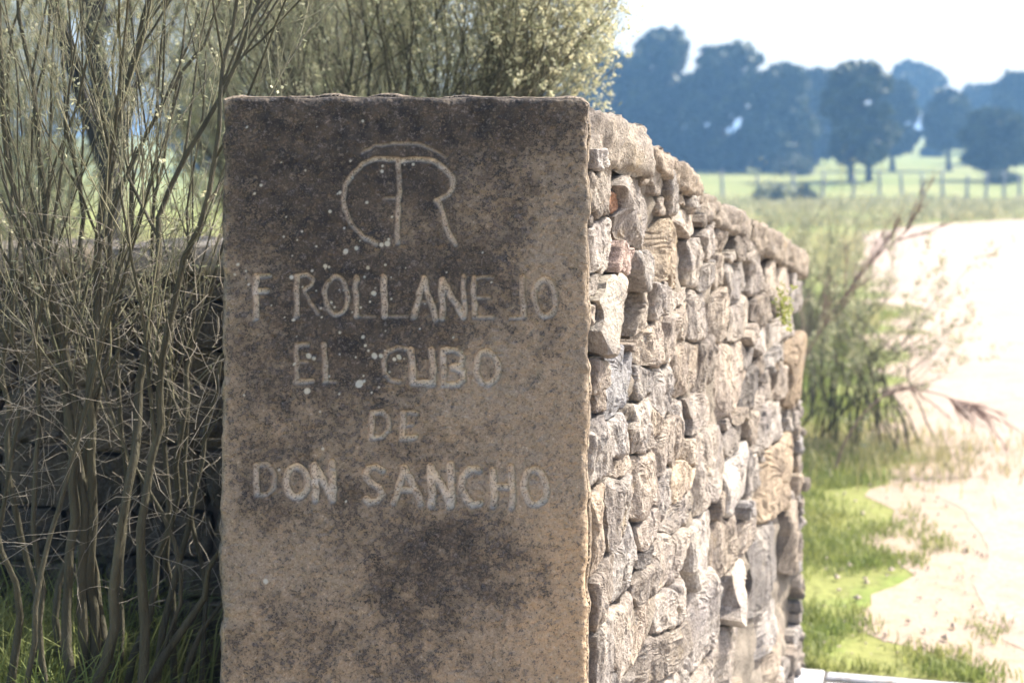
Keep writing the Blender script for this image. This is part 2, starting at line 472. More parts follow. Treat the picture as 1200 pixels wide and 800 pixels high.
# inscription strokes: (strength, width, points) in inscription-grid units
def ell(cx, cy, rx, ry, n=26):
    return [(cx + rx * math.cos(t), cy + ry * math.sin(t)) for t in np.linspace(0, 2 * math.pi, n)]
STROKES = [
    # brand mark above the text
    (0.75, 5.0, [(441, 286), (425, 277), (412, 263), (404, 248), (401, 235), (404, 218), (411, 206), (424, 193), (440, 187), (466, 188)]),
    (0.8, 5.0, [(466, 188), (467, 220), (466, 250), (466, 284)]),
    (0.35, 3.0, [(449, 233), (463, 233)]),
    (0.75, 5.5, [(466, 190), (490, 187), (508, 189), (522, 198), (530, 208), (530, 220), (524, 229), (510, 235)]),
    (0.75, 5.5, [(512, 234), (519, 252), (526, 272), (534, 287)]),
    (0.4, 3.5, [(424, 180), (440, 172), (466, 169), (492, 170), (512, 177), (522, 185)]),
    # F ROLLANEJO
    (1.0, 7.0, [(298, 324), (298, 373)]), (0.8, 5.0, [(297, 324), (314, 323)]), (0.9, 6.0, [(298, 341), (312, 341)]),
    (0.8, 5.5, [(346, 324), (346, 371)]), (0.7, 4.5, [(346, 324), (358, 322), (365, 328), (364, 334), (356, 340)]), (0.5, 4.0, [(356, 343), (363, 357), (371, 367)]),
    (0.75, 5.0, ell(393, 347, 13.5, 22)),
    (0.85, 5.5, [(416.5, 325), (416.5, 371)]), (0.3, 3.0, [(417, 371), (439, 372)]),
    (1.0, 7.0, [(449, 325), (450, 371)]), (0.3, 3.0, [(450, 372), (477, 371)]),
    (0.95, 6.5, [(484, 372), (497, 327), (510, 374)]), (0.3, 3.5, [(491, 354), (505, 354)]),
    (0.95, 7.0, [(518, 373), (519, 328), (543, 372)]), (0.85, 5.5, [(544, 372), (544, 325)]),
    (0.8, 6.0, [(556, 326), (556, 371)]), (0.45, 3.5, [(556, 326), (578, 325)]), (0.45, 3.5, [(557, 349), (575, 349)]), (0.5, 4.0, [(557, 372), (578, 372)]),
    (0.8, 6.0, [(614, 325), (614, 371)]), (0.55, 4.5, [(598, 373), (614, 372)]), 
    (0.65, 6.0, ell(640, 349, 12.5, 22)),
    # EL CUBO
    (0.6, 5.0, [(347, 405), (346, 447)]), (0.5, 4.5, [(347, 405), (361, 404)]), (0.35, 3.5, [(347, 425), (358, 425)]), (0.6, 5.5, [(345, 447), (365, 447)]),
    (0.75, 6.0, [(380, 404), (380, 447)]), (0.35, 4.0, [(380, 448), (393, 448)]),
    (0.65, 5.0, [(478, 409), (466, 407), (455, 413), (449, 423), (450, 437), (458, 446), (468, 447)]),
    (1.0, 7.0, [(483, 410), (483, 448), (507, 450), (507, 410)]),
    (0.9, 6.5, [(520, 451), (520, 411), (537, 411), (543, 418), (540, 428), (530, 431), (542, 436), (543, 445), (537, 451), (520, 451)]),
    (0.8, 6.5, ell(571, 431, 13, 19)),
    # DE
    (0.8, 6.0, [(436, 484), (436, 512)]), (0.75, 5.5, [(436, 484), (448, 483), (455, 490), (455, 504), (449, 512), (436, 513)]),
    (0.85, 6.0, [(472, 484), (472, 514)]), (0.55, 4.5, [(472, 484), (488, 484)]), (0.5, 4.0, [(472, 498), (483, 498)]), (0.75, 5.5, [(472, 514), (488, 513)]),
    # DON SANCHO
    (0.85, 6.0, [(301, 546), (301, 578)]), (0.4, 5.0, [(301, 545), (315, 544), (323, 556), (322, 570), (314, 579), (301, 580)]),
    (0.9, 7.0, ell(348.5, 565, 12.5, 18)),
    (1.0, 8.0, [(370, 586), (370, 546), (391, 586), (391, 543)]),
    (1.0, 7.0, [(450, 551), (443, 547), (434, 549), (430, 557), (435, 565), (445, 572), (449, 580), (444, 587), (435, 589), (430, 585)]),
    (1.0, 7.5, [(463, 589), (476, 548), (495, 590)]), (0.9, 6.0, [(470, 574), (487, 574)]),
    (1.0, 8.5, [(507, 592), (507, 548), (530, 593), (531, 546)]),
    (0.95, 7.5, [(564, 552), (553, 550), (544, 560), (542, 572), (548, 586), (556, 592), (564, 590)]),
    (1.0, 8.0, [(580, 552), (580, 593)]), (0.95, 7.5, [(602, 548), (602, 594)]), (0.85, 6.5, [(580, 571), (602, 571)]),
    (0.85, 7.5, ell(629, 571, 13.5, 20)),
]
xs = np.linspace(259, 691, 400)
ys = np.concatenate([np.arange(114.5, 830, 1.08), np.arange(832, 1350, 14.0)])
PX, PY = np.meshgrid(xs, ys)
carve = np.zeros_like(PX)
wx = PX + 0.9 * vnoise(PX / 7, PY / 7, 0.3, 31)
wy = PY + 0.9 * vnoise(PX / 7, PY / 7, 4.3, 32)
for st, wd, pts in STROKES:
    p = np.array(pts, float)
    c0, c1 = np.searchsorted(xs, [p[:, 0].min() - 8, p[:, 0].max() + 8])
    r0, r1 = np.searchsorted(ys, [p[:, 1].min() - 8, p[:, 1].max() + 8])
    X, Y = wx[r0:r1, c0:c1], wy[r0:r1, c0:c1]
    d = np.full(X.shape, 1e9)
    for (ax, ay), (bx, by) in zip(p[:-1], p[1:]):
        l2 = (bx - ax) ** 2 + (by - ay) ** 2 + 1e-9
        t = np.clip(((X - ax) * (bx - ax) + (Y - ay) * (by - ay)) / l2, 0, 1)
        d = np.minimum(d, np.hypot(X - ax - t * (bx - ax), Y - ay - t * (by - ay)))
    v = st * smooth(wd * 0.5 + 1.3, wd * 0.5 - 1.0, d)
    carve[r0:r1, c0:c1] = np.maximum(carve[r0:r1, c0:c1], v)
wear = 0.85 + 0.35 * fbm(PX / 26, PY / 26, 0, 3, 40)
carve = np.clip(carve * np.clip(wear + 0.25, 0.35, 1.1), 0, 1)

# outline: slightly leaning left edge, uneven top edge, chipped arrises
left = 262 - 5 * (PY - 115) / 700 + 1.6 * fbm(PY / 24, 0, 1, 4, 50)
right = 690.5 - 2 * (PY - 115) / 700 + 2.2 * fbm(PY / 34, 3, 2, 4, 51)
tx = (PX - 259) / (691 - 259)
SXp = left * (1 - tx) + right * tx
top_off = 1.6 * fbm(SXp / 30, 0.2, 7, 4, 52) + 3.0 * smooth(285, 262, SXp) ** 2 + 9.0 * smooth(670, 692, SXp) ** 2
SYp = PY + top_off * smooth(260, 115, PY)
e_side = np.minimum(SXp - left, right - SXp)
e_top = PY - 114.5
chip = 3.0 + 2.2 * fbm(PX / 18, PY / 18, 9, 3, 53)
Rr = np.clip(8 + 5.5 * fbm(PX / 30, PY / 30, 5, 3, 54), 3, 16)
def rounding(e):
    q = np.clip(1 - e / Rr, 0, 1)
    return Rr * (1 - np.sqrt(np.clip(1 - q * q, 0, 1)))
drop = (rounding(e_side) + rounding(e_top)) * UNIT
relief = 0.0022 * fbm(PX / 60, PY / 60, 2, 3, 60) + 0.0014 * fbm(PX / 11, PY / 11, 2, 3, 61) + 0.0008 * fbm(PX / 3.2, PY / 3.2, 2, 2, 62)
pits = np.clip(vnoise(PX / 5, PY / 5, 1.7, 63) - 0.62, 0, 1) * 0.010
depth = drop - relief + pits + 0.0085 * carve
V = np.stack([su(SXp), SY + depth, sv(SYp)], -1)
# stain masks
def blob(cx, cy, rx, ry): return np.exp(-(((PX - cx) / rx) ** 2 + ((PY - cy) / ry) ** 2))
big = fbm(PX / 95, PY / 95, 3, 5, 70, 0.58)
med = fbm(PX / 24, PY / 24, 5, 4, 71, 0.6)
dark = 0.16 + 0.62 * blob(350, 235, 130, 120) + 0.5 * blob(470, 190, 110, 80) + 0.5 * blob(420, 345, 130, 60) + 0.5 * blob(395, 430, 100, 60) \
    + 0.3 * blob(560, 650, 105, 85) + 0.35 * blob(610, 160, 70, 60) + 0.15 * blob(400, 620, 120, 70) + 0.06 * blob(490, 745, 150, 60) + 0.2 * blob(330, 560, 60, 60) + 0.35 * blob(540, 330, 60, 60) \
    + 0.35 * smooth(200, 120, PY) - 0.25 * smooth(640, 685, PX) * smooth(200, 420, PY) - 0.22 * blob(650, 620, 60, 250) - 0.15 * smooth(285, 262, PX)
dark = np.clip(0.92 * dark - 0.02 + 0.18 * big + 0.13 * med, 0, 1)
warm = np.clip(0.16 + 0.85 * smooth(400, 720, PY) * smooth(560, 680, PX) + 0.18 * smooth(620, 790, PY) + 0.22 * big, 0, 1)
spots = np.zeros_like(PX)
SPOTS = [(421, 450, 4.2), (439, 417, 3.2), (447, 417, 2.6), (468, 418, 3.4), (462, 421, 2.6), (361, 417, 2.4), (360, 458, 3.4), (454, 286, 3), (447, 287, 2.4), (404, 295, 2.6), (417, 291, 2.2), (381, 312, 2.4), (431, 314, 3), (438, 344, 2.6), (340, 325, 2), (312, 681, 3), (367, 420, 1.8), (343, 375, 2.2), (426, 395, 2), (386, 248, 2)]
spr = np.random.default_rng(9)
for _ in range(90):
    SPOTS.append((spr.normal(410, 70), spr.normal(310, 110), spr.uniform(0.8, 1.8)))
for cx, cy, r in SPOTS:
    spots = np.maximum(spots, smooth(r + 0.5, r - 0.7, np.hypot(PX - cx, PY - cy) * (1 + 0.25 * med)))
chipped = smooth(1.0, 6.0, chip) * smooth(7, 2, e_side) 
dark = np.clip(dark - 0.6 * chipped, 0, 1)
nyv, nxv = PX.shape
front = V.reshape(-1, 3)
idx = np.arange(nyv * nxv).reshape(nyv, nxv)
F = np.stack([idx[1:, :-1], idx[1:, 1:], idx[:-1, 1:], idx[:-1, :-1]], -1).reshape(-1, 4)
# sides and back, following the rim
rim = np.concatenate([idx[0, :], idx[1:, -1], idx[-1, -2::-1], idx[-2:0:-1, 0]])
nr = len(rim)
allV = [front]; rings = [rim]; base_n = len(front)
for k, yb in enumerate((2.53, 2.58, 2.66, 2.74)):
    rv = front[rim].copy()
    j = 0.004 * fbm(rv[:, 0] * 20, rv[:, 2] * 20, yb * 20, 3, 80)
    cx, cz = 0.5 * (su(262) + su(690)), 0.9
    rv[:, 0] += np.sign(rv[:, 0] - cx) * (0.004 + j) * (np.abs(rv[:, 0] - cx) > 0.28)
    rv[:, 2] += (0.003 + j) * (rv[:, 2] > 1.69)
    rv[:, 1] = yb
    allV.append(rv); rings.append(base_n + k * nr + np.arange(nr))
FF = [F]
for a, b in zip(rings[:-1], rings[1:]):
    FF.append(np.stack([a, b, np.roll(b, -1), np.roll(a, -1)], -1))
Vs = np.concatenate(allV)
back_face = rings[-1][::-1][None, :]
me = make_mesh('inscribed_slab', Vs, FF + [back_face])
attr = me.attributes.new('stain', 'FLOAT_COLOR', 'POINT')
cols = np.zeros((len(Vs), 4), np.float32)
cols[:len(front)] = np.stack([dark, carve, warm, spots], -1).reshape(-1, 4)
cols[len(front):, 0] = 0.25
cols[len(front):, 2] = 0.25
attr.data.foreach_set('color', cols.ravel())
slab = link('inscribed_pillar', me, M['slab'])
tag(slab, 'tall lichen-stained granite pillar with brand mark and F. ROLLANEJO EL CUBO DE DON SANCHO carved', 'stone pillar')

# ------------------------------------------------------------------ rubble walls
STONES = """-1,1597,85,1633 -11,1511,142,1600 119,1513,213,1560 171,1451,499,1573 366,1569,456,1602 449,1541,543,1598 551,1500,684,1574 652,1442,883,1508 668,1508,759,1540 751,1498,865,1533 -1,1415,183,1507 142,1399,307,1461 -17,1502,31,1521 307,1367,434,1450 393,1343,776,1491 768,1338,911,1439 506,1346,604,1365 -17,1375,85,1424 -17,1330,52,1374 4,1273,359,1407 407,1301,566,1377 366,1280,427,1367 359,1210,566,1302 551,1295,794,1339 551,1206,820,1312 794,1207,1055,1337 874,1385,1106,1458 1035,1391,1313,1451 1290,1370,1505,1427 865,1324,1025,1392 1016,1312,1201,1399 1158,1269,1702,1369 1455,1264,1800,1387 1772,1227,1995,1338 1949,1158,2208,1300 2141,1136,2575,1229 996,1191,1267,1314 1245,1154,1555,1256 1555,1169,1859,1246 1702,1081,2555,1162 892,1455,1016,1484 1394,1140,1621,1189 1505,1098,1730,1160 668,1111,911,1229 883,1083,1086,1208 1076,984,1431,1168 1371,1072,1581,1130 1568,1034,1772,1080 1716,1037,2124,1086 2075,870,2517,1070 1383,957,1702,1067 1688,933,2027,1010 1949,893,2242,1015 1730,801,2191,924 1581,839,1829,923 1158,887,1505,959 1279,956,1443,986 1467,872,1608,957 742,1006,1086,1098 668,1024,794,1100 -11,1202,113,1277 107,1154,346,1273 262,1254,359,1273 339,1154,449,1218 441,1087,692,1197 52,1164,124,1215 -17,1155,63,1211 -22,1048,130,1166 113,1070,225,1162 201,1118,307,1166 275,1057,441,1154 213,1078,268,1117 407,1069,521,1132 463,971,644,1085 620,1003,709,1074 709,923,901,1018 130,1026,275,1083 107,921,275,1056 -22,906,107,1050 -22,823,153,906 262,915,484,1055 470,898,628,998 566,891,856,978 811,820,1148,988 1148,731,1480,896 1621,597,2331,796 1480,740,1634,846 528,820,911,910 300,871,514,940 484,723,776,874 759,674,1065,817 320,830,506,873 320,753,514,832 153,806,333,940 1035,608,1394,767 1336,595,1730,689 1201,449,1581,615 1555,355,2059,595 1995,335,2367,567 463,643,794,749 734,485,1106,678 287,664,514,761 -22,715,142,824 130,677,326,807 333,567,734,668 794,404,1106,479 1055,312,1480,484 1443,211,2277,421 1480,132,2385,283 1055,517,1223,607 368,317,560,476 2344,736,2391,792 344,174,594,301 2411,253,2468,301 832,293,1017,384 77,558,202,651 738,25,936,166 205,505,358,585 2424,171,2465,215 134,83,284,220 2093,61,2172,120 285,454,494,589 599,8,736,146 2375,251,2424,308 2308,791,2405,834 1445,695,1538,729 6,-19,241,67 2232,822,2288,867 1352,-38,1606,112 -4,351,198,446 879,168,1083,279 587,282,744,409 1741,1007,1838,1042 227,4,380,94 247,294,375,403 673,393,800,520 4,461,128,575 1700,-48,1927,38 2357,690,2453,743 1106,117,1231,205 2304,575,2396,636 972,19,1126,108 728,238,866,319 638,172,801,261 475,53,599,134 1303,117,1472,199 2349,112,2447,140 170,208,303,312 2395,804,2441,839 1630,921,1698,953 1157,195,1398,280 2381,828,2453,859 90,659,142,709 2352,550,2430,580 942,91,1088,178 1520,702,1580,738 -4,186,157,274 125,452,255,611 15,56,172,168 173,584,306,669 1866,1185,1915,1229 241,93,374,174 2398,614,2465,675 2376,384,2424,444 1191,-45,1341,53 1998,36,2097,72 800,-49,956,34 1107,32,1242,127 1990,-40,2171,42 1817,-47,2016,90 2379,523,2444,560 1677,16,1818,127 1408,692,1450,732 445,-49,703,35 207,396,337,479 1074,-40,1210,50 365,21,491,166 1853,1006,1896,1041 2397,58,2450,110 2323,289,2369,324 521,422,675,541 2184,77,2257,121 2208,790,2294,832 2180,28,2221,65 2412,759,2453,801 1094,489,1157,520 2318,-26,2418,19 2139,37,2234,72 1978,86,2071,121 1223,64,1354,202 2379,333,2449,380 1238,1365,1284,1393 1921,98,1967,132 2299,838,2339,867 2376,298,2469,335 1085,774,1142,832 -4,282,119,375 2323,67,2391,97 13,597,144,695 2216,-1,2297,50 2305,101,2360,153 2279,25,2377,63 2409,487,2452,521 2364,22,2438,76 2401,444,2448,485 2234,568,2303,597 1011,239,1144,328 2386,580,2468,610 1620,810,1697,839 2415,387,2468,435 2237,1230,2297,1266 667,528,713,570 2261,85,2319,121 1147,948,1189,977 1572,-47,1698,37 2404,-12,2469,32 2240,54,2289,90 2419,142,2468,179 1557,63,1677,144 287,-47,437,34 1198,954,1239,986 2368,624,2409,690 1888,1155,1932,1186 1896,1006,1980,1036 2423,740,2467,769 2426,218,2467,247 1305,275,1393,310 2326,321,2382,355 1650,788,1707,819 504,1507,555,1541 2287,-45,2339,-10"""
COPINGS = [[-0.011, 1.713, 1.586, 0.434, 1.671, 1.575], [0.42, 1.648, 1.598, 0.92, 1.556, 1.5], [0.883, 1.556, 1.48, 1.568, 1.467, 1.381], [1.517, 1.473, 1.384, 2.575, 1.313, 1.218]]


def star_stone(c, r_of, angs, rng, P0, u, n, mat, parent, back=0.11, proud=None, edge=None, rough=1.0, color=None):
    """one rough stone: star-shaped outline in the wall plane, faceted and eroded face, sides running into the wall"""
    NA = len(angs)
    rho = np.array([0, 0.1, 0.2, 0.3, 0.4, 0.49, 0.57, 0.645, 0.71, 0.77, 0.825, 0.875, 0.915, 0.95, 0.98, 1.0])
    R = float(np.mean(r_of))
    er = edge if edge is not None else rng.uniform(0.08, 0.26) * R
    er = min(max(er, 0.006), 0.017)
    pr = proud if proud is not None else rng.normal(0.0, 0.007)
    ca, sa = np.cos(angs), np.sin(angs)
    s = rho[:, None] * (r_of * ca)[None, :]
    z = rho[:, None] * (r_of * sa)[None, :]
    e = (1 - rho)[:, None] * r_of[None, :]
    q = np.clip(1 - e / er, 0, 1)
    h = pr - er * (1 - np.sqrt(np.clip(1 - q * q, 0, 1)))
    h = h + s * rng.normal(0, 0.10) + z * rng.normal(0, 0.10)
    # broken facets
    for k in range(rng.integers(3, 6)):
        a = rng.uniform(0, 2 * math.pi); sl = rng.uniform(0.2, 0.65); st = rng.uniform(0.45, 0.9) * R
        h = np.minimum(h, pr + 0.004 - sl * ((s * math.cos(a) + z * math.sin(a)) - st))
    gs, gz = c[0] + s, c[1] + z
    o = rng.uniform(0, 50)
    h = h + rough * (0.0040 * fbm(gs * 22, gz * 18, o, 3, 90) + 0.0030 * fbm(gs * 80, gz * 45, o, 3, 91) + 0.0022 * np.abs(fbm(gs * 120, gz * 60, o, 2, 92)))
    # deeper vertical split in some stones
    if rng.random() < 0.35:
        off = rng.uniform(-0.4, 0.4) * R
        line = s - off - 0.25 * z * rng.normal(0, 0.6) - 0.006 * fbm(gz * 40, o, 1, 2, 93)
        h = h - 0.010 * np.exp(-(line / 0.004) ** 2) - rng.uniform(0, 0.012) * smooth(0.0, 0.006, line)
    js = 0.0022 * fbm(gs * 60, gz * 60, o + 9, 2, 94) * rho[:, None]
    P = P0[None, None, :] + (c[0] + s + js)[..., None] * u + np.array([0, 0, 1.0]) * (c[1] + z + js)[..., None] + h[..., None] * n
    sb, zb = c[0] + r_of * ca * 0.9, c[1] + r_of * sa * 0.9
    Pb = P0[None, :] + sb[:, None] * u + zb[:, None] * np.array([0, 0, 1.0]) - back * n
    Vv = np.concatenate([P[0, :1], P[1:].reshape(-1, 3), Pb])
    nr_ = len(rho) - 1
    ii = 1 + np.arange(nr_ * NA).reshape(nr_, NA)
    tri = np.stack([np.zeros(NA, int), ii[0], np.roll(ii[0], -1)], -1)
    rows = np.concatenate([ii, (1 + nr_ * NA + np.arange(NA))[None, :]])
    q4 = np.stack([rows[:-1], rows[1:], np.roll(rows[1:], -1, 1), np.roll(rows[:-1], -1, 1)], -1).reshape(-1, 4)
    cap = rows[-1][::-1][None, :]
    ob = part('stone', Vv, [tri, q4, cap], mat, parent, shade=False)
    ob.color = (*color, 1)
    return ob

def stone_colour(rng, base, spread=0.17):
    k = 1 + rng.normal(0, spread)
    k = min(max(k, 0.6), 1.4)
    hue = rng.normal(-0.008, 0.03)
    return tuple(float(min(max(b * k * f, 0.03), 0.7)) for b, f in zip(base, (1 + hue, 1, 1 - 1.5 * hue)))

def lay_stones(boxes, P0, u, n, parent, rng, base, colours=None, deep=None, seed=100, rough=1.0, NA=60, gap=0.0022, smin=-9, smax=99):
    boxes = np.asarray(boxes, float)
    g = 0.004
    s0, z0 = boxes[:, 0].min() - 0.02, boxes[:, 1].min() - 0.02
    ss = np.arange(s0, boxes[:, 2].max() + 0.02, g); zz = np.arange(z0, boxes[:, 3].max() + 0.02, g)
    S, Z = np.meshgrid(ss, zz)
    Sw = S + 0.010 * fbm(S * 14, Z * 14, 1, 3, seed); Zw = Z + 0.010 * fbm(S * 14, Z * 14, 7, 3, seed + 5)
    best = np.full(S.shape, 9.0); lab = np.full(S.shape, -1)
    for k, (a, b, c, d) in enumerate(boxes):
        i0, i1 = np.searchsorted(ss, [a - 0.07, c + 0.07]); j0, j1 = np.searchsorted(zz, [b - 0.07, d + 0.07])
        cx, cz, hx, hz = (a + c) / 2, (b + d) / 2, (c - a) / 2, (d - b) / 2
        sk = rng.normal(0, 0.16)
        px = rng.uniform(3.2, 8)
        X = (Sw[j0:j1, i0:i1] - cx) - sk * (Zw[j0:j1, i0:i1] - cz); Y = (Zw[j0:j1, i0:i1] - cz) - rng.normal(0, 0.12) * X * hz / hx
        dd = (np.abs(X / hx) ** px + np.abs(Y / hz) ** px) ** (1 / px)
        m = dd < best[j0:j1, i0:i1]
        best[j0:j1, i0:i1] = np.where(m, dd, best[j0:j1, i0:i1])
        lab[j0:j1, i0:i1] = np.where(m, k, lab[j0:j1, i0:i1])
    lab[best > 1.35] = -1
    lab[(S < smin) | (S > smax)] = -1
    angs = np.linspace(0, 2 * math.pi, NA, endpoint=False)
    out = []
    for k, (a, b, c, d) in enumerate(boxes):
        m = lab == k
        if m.sum() < 30: continue
        cx, cz = (a + c) / 2, (b + d) / 2
        ci, cj = int(round((cx - s0) / g)), int(round((cz - z0) / g))
        if not (0 <= cj < m.shape[0] and 0 <= ci < m.shape[1]) or not m[cj, ci]:
            cx, cz = S[m].mean(), Z[m].mean()
        rr = np.arange(0.002, 1.2 * max(c - a, d - b), 0.002)
        qi = np.clip(np.round((cx + rr[None, :] * np.cos(angs)[:, None] - s0) / g).astype(int), 0, m.shape[1] - 1)
        qj = np.clip(np.round((cz + rr[None, :] * np.sin(angs)[:, None] - z0) / g).astype(int), 0, m.shape[0] - 1)
        inside = m[qj, qi]
        first = np.where(inside.all(1), inside.shape[1] - 1, np.argmin(inside, 1))
        r = rr[np.maximum(first - 1, 1)]
        r = 0.12 * np.roll(r, 1) + 0.76 * r + 0.12 * np.roll(r, -1)
        r = np.maximum(r - gap, 0.005)
        col = colours.get(k) if colours and k in colours else stone_colour(rng, base)
        bk = deep(cx) if deep else 0.11
        out.append(star_stone((cx, cz), r, angs, rng, P0, u, n, M['stone'], parent, back=bk, color=col, rough=rough))
    return out

def coping_stone(c, P0, u, n, parent, rng, color, thick=0.42, lip=0.03, ns=26, nz=11, nt=9, ragged=1.0):
    """long rough block on the wall head: rounded, eroded box, c = (s0, top0, bottom0, s1, top1, bottom1)"""
    s0, t0, b0, s1, t1, b1 = c
    # surface of a box built from a cube grid: six patches sharing welded positions by function
    P, Fq, cnt = [], [], 0
    def pos(a, b, d):   # a along, b height, d through the wall (0 = face side), all 0..1
        rx = 0.16 * (b1 * 0 + 1)
        # superellipse rounding in each cross-section
        A, B, D = 2 * a - 1, 2 * b - 1, 2 * d - 1
        m = np.maximum(np.maximum(np.abs(A), np.abs(B)), np.abs(D))
        L5 = (np.abs(A) ** 7 + np.abs(B) ** 7 + np.abs(D) ** 7) ** (1 / 7)
        f = m / np.maximum(L5, 1e-9)
        A, B, D = A * f, B * f, D * f
        s = s0 + (s1 - s0) * (A + 1) / 2
        k = (A + 1) / 2
        lo = b0 + (b1 - b0) * k; hi = t0 + (t1 - t0) * k
        z = lo + (hi - lo) * (B + 1) / 2
        h = lip - thick * (D + 1) / 2
        o = s0 * 13.7
        d1 = 0.010 * fbm(s * 7, z * 10, h * 11 + o, 3, 120) + 0.006 * fbm(s * 42, z * 30, h * 40 + o, 3, 121) + 0.004 * fbm(s * 110, z * 70, h * 110, 2, 122)
        d1 = d1 * ragged
        return (P0 + s[..., None] * u + z[..., None] * np.array([0, 0, 1.0]) + h[..., None] * n
                + d1[..., None] * (0.5 * u * A[..., None] + 0.9 * np.array([0, 0, 1.0]) * B[..., None] - 0.9 * n * D[..., None]))
    la, lb, ld = np.linspace(0, 1, ns), np.linspace(0, 1, nz), np.linspace(0, 1, nt)
    for fix, val, g1, g2 in ((2, 0, la, lb), (2, 1, la, lb), (1, 1, la, ld), (1, 0, la, ld), (0, 0, lb, ld), (0, 1, lb, ld)):
        U, W = np.meshgrid(g1, g2, indexing='ij'); K = np.full(U.shape, float(val))
        q = pos(U, W, K) if fix == 2 else (pos(U, K, W) if fix == 1 else pos(K, U, W))
        idx = cnt + np.arange(U.size).reshape(U.shape)
        f = np.stack([idx[:-1, :-1], idx[1:, :-1], idx[1:, 1:], idx[:-1, 1:]], -1).reshape(-1, 4)
        flip = (fix == 2 and val == 1) or (fix == 1 and val == 1) or (fix == 0 and val == 0)
        P.append(q.reshape(-1, 3)); Fq.append(f[:, ::-1] if flip else f); cnt += U.size
    Vv, Ff = np.concatenate(P), np.concatenate(Fq)
    key = np.round(Vv * 20000).astype(np.int64)
    _, first, inv = np.unique(key, axis=0, return_index=True, return_inverse=True)
    inv = inv.reshape(-1)
    ob = part('coping_stone', Vv[first], inv[Ff], M['stone'], parent)
    ob.color = (*color, 1)
    return ob

def core_prism(s0, s1, tops, P0, u, n, parent, inset, thick, z0=-0.05):
    """earth and rubble body of a wall; tops = list of (s, z); the face is lumpy like packed small rubble"""
    m, k = 110, 70
    sA = np.linspace(s0, s1, m); zt = np.interp(sA, [t[0] for t in tops], [t[1] for t in tops])
    S_, T_ = np.meshgrid(sA, np.linspace(0, 1, k), indexing='ij')
    Z_ = z0 + (zt[:, None] - z0) * T_
    H_ = -inset + 0.018 * fbm(S_ * 16, Z_ * 16, 3, 3, 180) + 0.010 * np.abs(fbm(S_ * 40, Z_ * 30, 5, 2, 181))
    f = (P0 + S_[..., None] * u + Z_[..., None] * np.array([0, 0, 1.0]) + H_[..., None] * n).reshape(-1, 3)
    b = (P0 + S_[..., None] * u + Z_[..., None] * np.array([0, 0, 1.0]) - (thick - 0.02 * fbm(S_ * 14, Z_ * 14, 8, 3, 182))[..., None] * n).reshape(-1, 3)
    I = np.arange(m * k).reshape(m, k); J = I + m * k
    q = lambda A: np.stack([A[:-1, :-1], A[1:, :-1], A[1:, 1:], A[:-1, 1:]], -1).reshape(-1, 4)
    st = lambda a, c: np.stack([a[:-1], a[1:], c[1:], c[:-1]], -1)
    return part('rubble_core', np.concatenate([f, b]), [q(I), q(J)[:, ::-1], st(I[:, -1], J[:, -1]), st(J[:, 0], I[:, 0]), st(J[0], I[0])[:, ::-1], st(I[-1], J[-1])], M['core'], parent, shade=True)

# --- sunlit wing wall running back from the pillar
WP0 = np.array([0.135, 2.58, 0.0]); WU = np.array([0.3242, 0.9460, 0.0]); WU /= np.linalg.norm(WU); WN = np.array([WU[1], -WU[0], 0.0])
WLEN = 2.4524
wing = empty('rubble_wing_wall', tuple(WP0 + WU * 1.2))
tag(wing, 'sunlit dry-stone rubble wall sloping down beside the sandy track', 'stone wall')
wrng = np.random.default_rng(77)
WBASE = (0.42, 0.38, 0.335)
boxes = np.array([[float(v) / 1000 for v in t.split(',')] for t in STONES.split()])
special = {1: (0.36, 0.33, 0.29), 2: (0.50, 0.30, 0.20), 11: (0.50, 0.40, 0.36), 19: (0.46, 0.43, 0.38), 61: (0.30, 0.305, 0.32), 14: (0.44, 0.375, 0.29), 49: (0.37, 0.30, 0.22), 85: (0.44, 0.365, 0.275)}
lay_stones(boxes, WP0, WU, WN, wing, wrng, WBASE, special, smin=0.004, smax=WLEN + 0.012, deep=lambda s: 0.05 if s < 0.22 else 0.11 if s < WLEN - 0.22 else 0.36)
tops = []
for c in COPINGS: tops += [(c[0], c[2] + 0.01), (c[3], c[5] + 0.01)]
tops.sort()
core_prism(0.24, WLEN - 0.10, tops, WP0, WU, WN, wing, 0.035, 0.40)
CCOL = [(0.36, 0.325, 0.28), (0.37, 0.32, 0.265), (0.35, 0.31, 0.26), (0.36, 0.315, 0.26)]
for c, col in zip(COPINGS, CCOL):
    long = c[3] - c[0]
    coping_stone(c, WP0, WU, WN, wing, wrng, col, lip=0.010, ns=int(14 + long * 45), nz=16, nt=18)

# --- low shaded wall behind the bush
LP0 = np.array([-2.15, 3.62, 0.0]); LU = np.array([1.0, -0.03, 0.0]); LU /= np.linalg.norm(LU); LN = np.array([LU[1], -LU[0], 0.0])
low = empty('low_rubble_wall', (-1.2, 3.6, 0.3))
tag(low, 'low shaded rubble wall with pale flat top behind the bare stems', 'stone wall')
lrng = np.random.default_rng(31)
lb, z = [], 0.22
while z < 1.34:
    h = min(lrng.uniform(0.085, 0.15), 1.345 - z)
    if h < 0.05: break
    s = lrng.uniform(-0.05, 0)
    while s < 2.1:
        w_ = lrng.uniform(0.09, 0.24)
        lb.append([s, z + lrng.normal(0, 0.006), s + w_, z + h + lrng.normal(0, 0.006)])
        s += w_
    z += h
lay_stones(lb, LP0, LU, LN, low, lrng, (0.16, 0.14, 0.105), seed=300, NA=26, gap=0.004)  # the wall's deep shade is put into this dark base colour
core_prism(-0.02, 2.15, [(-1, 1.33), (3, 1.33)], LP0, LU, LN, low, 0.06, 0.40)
s = -0.05
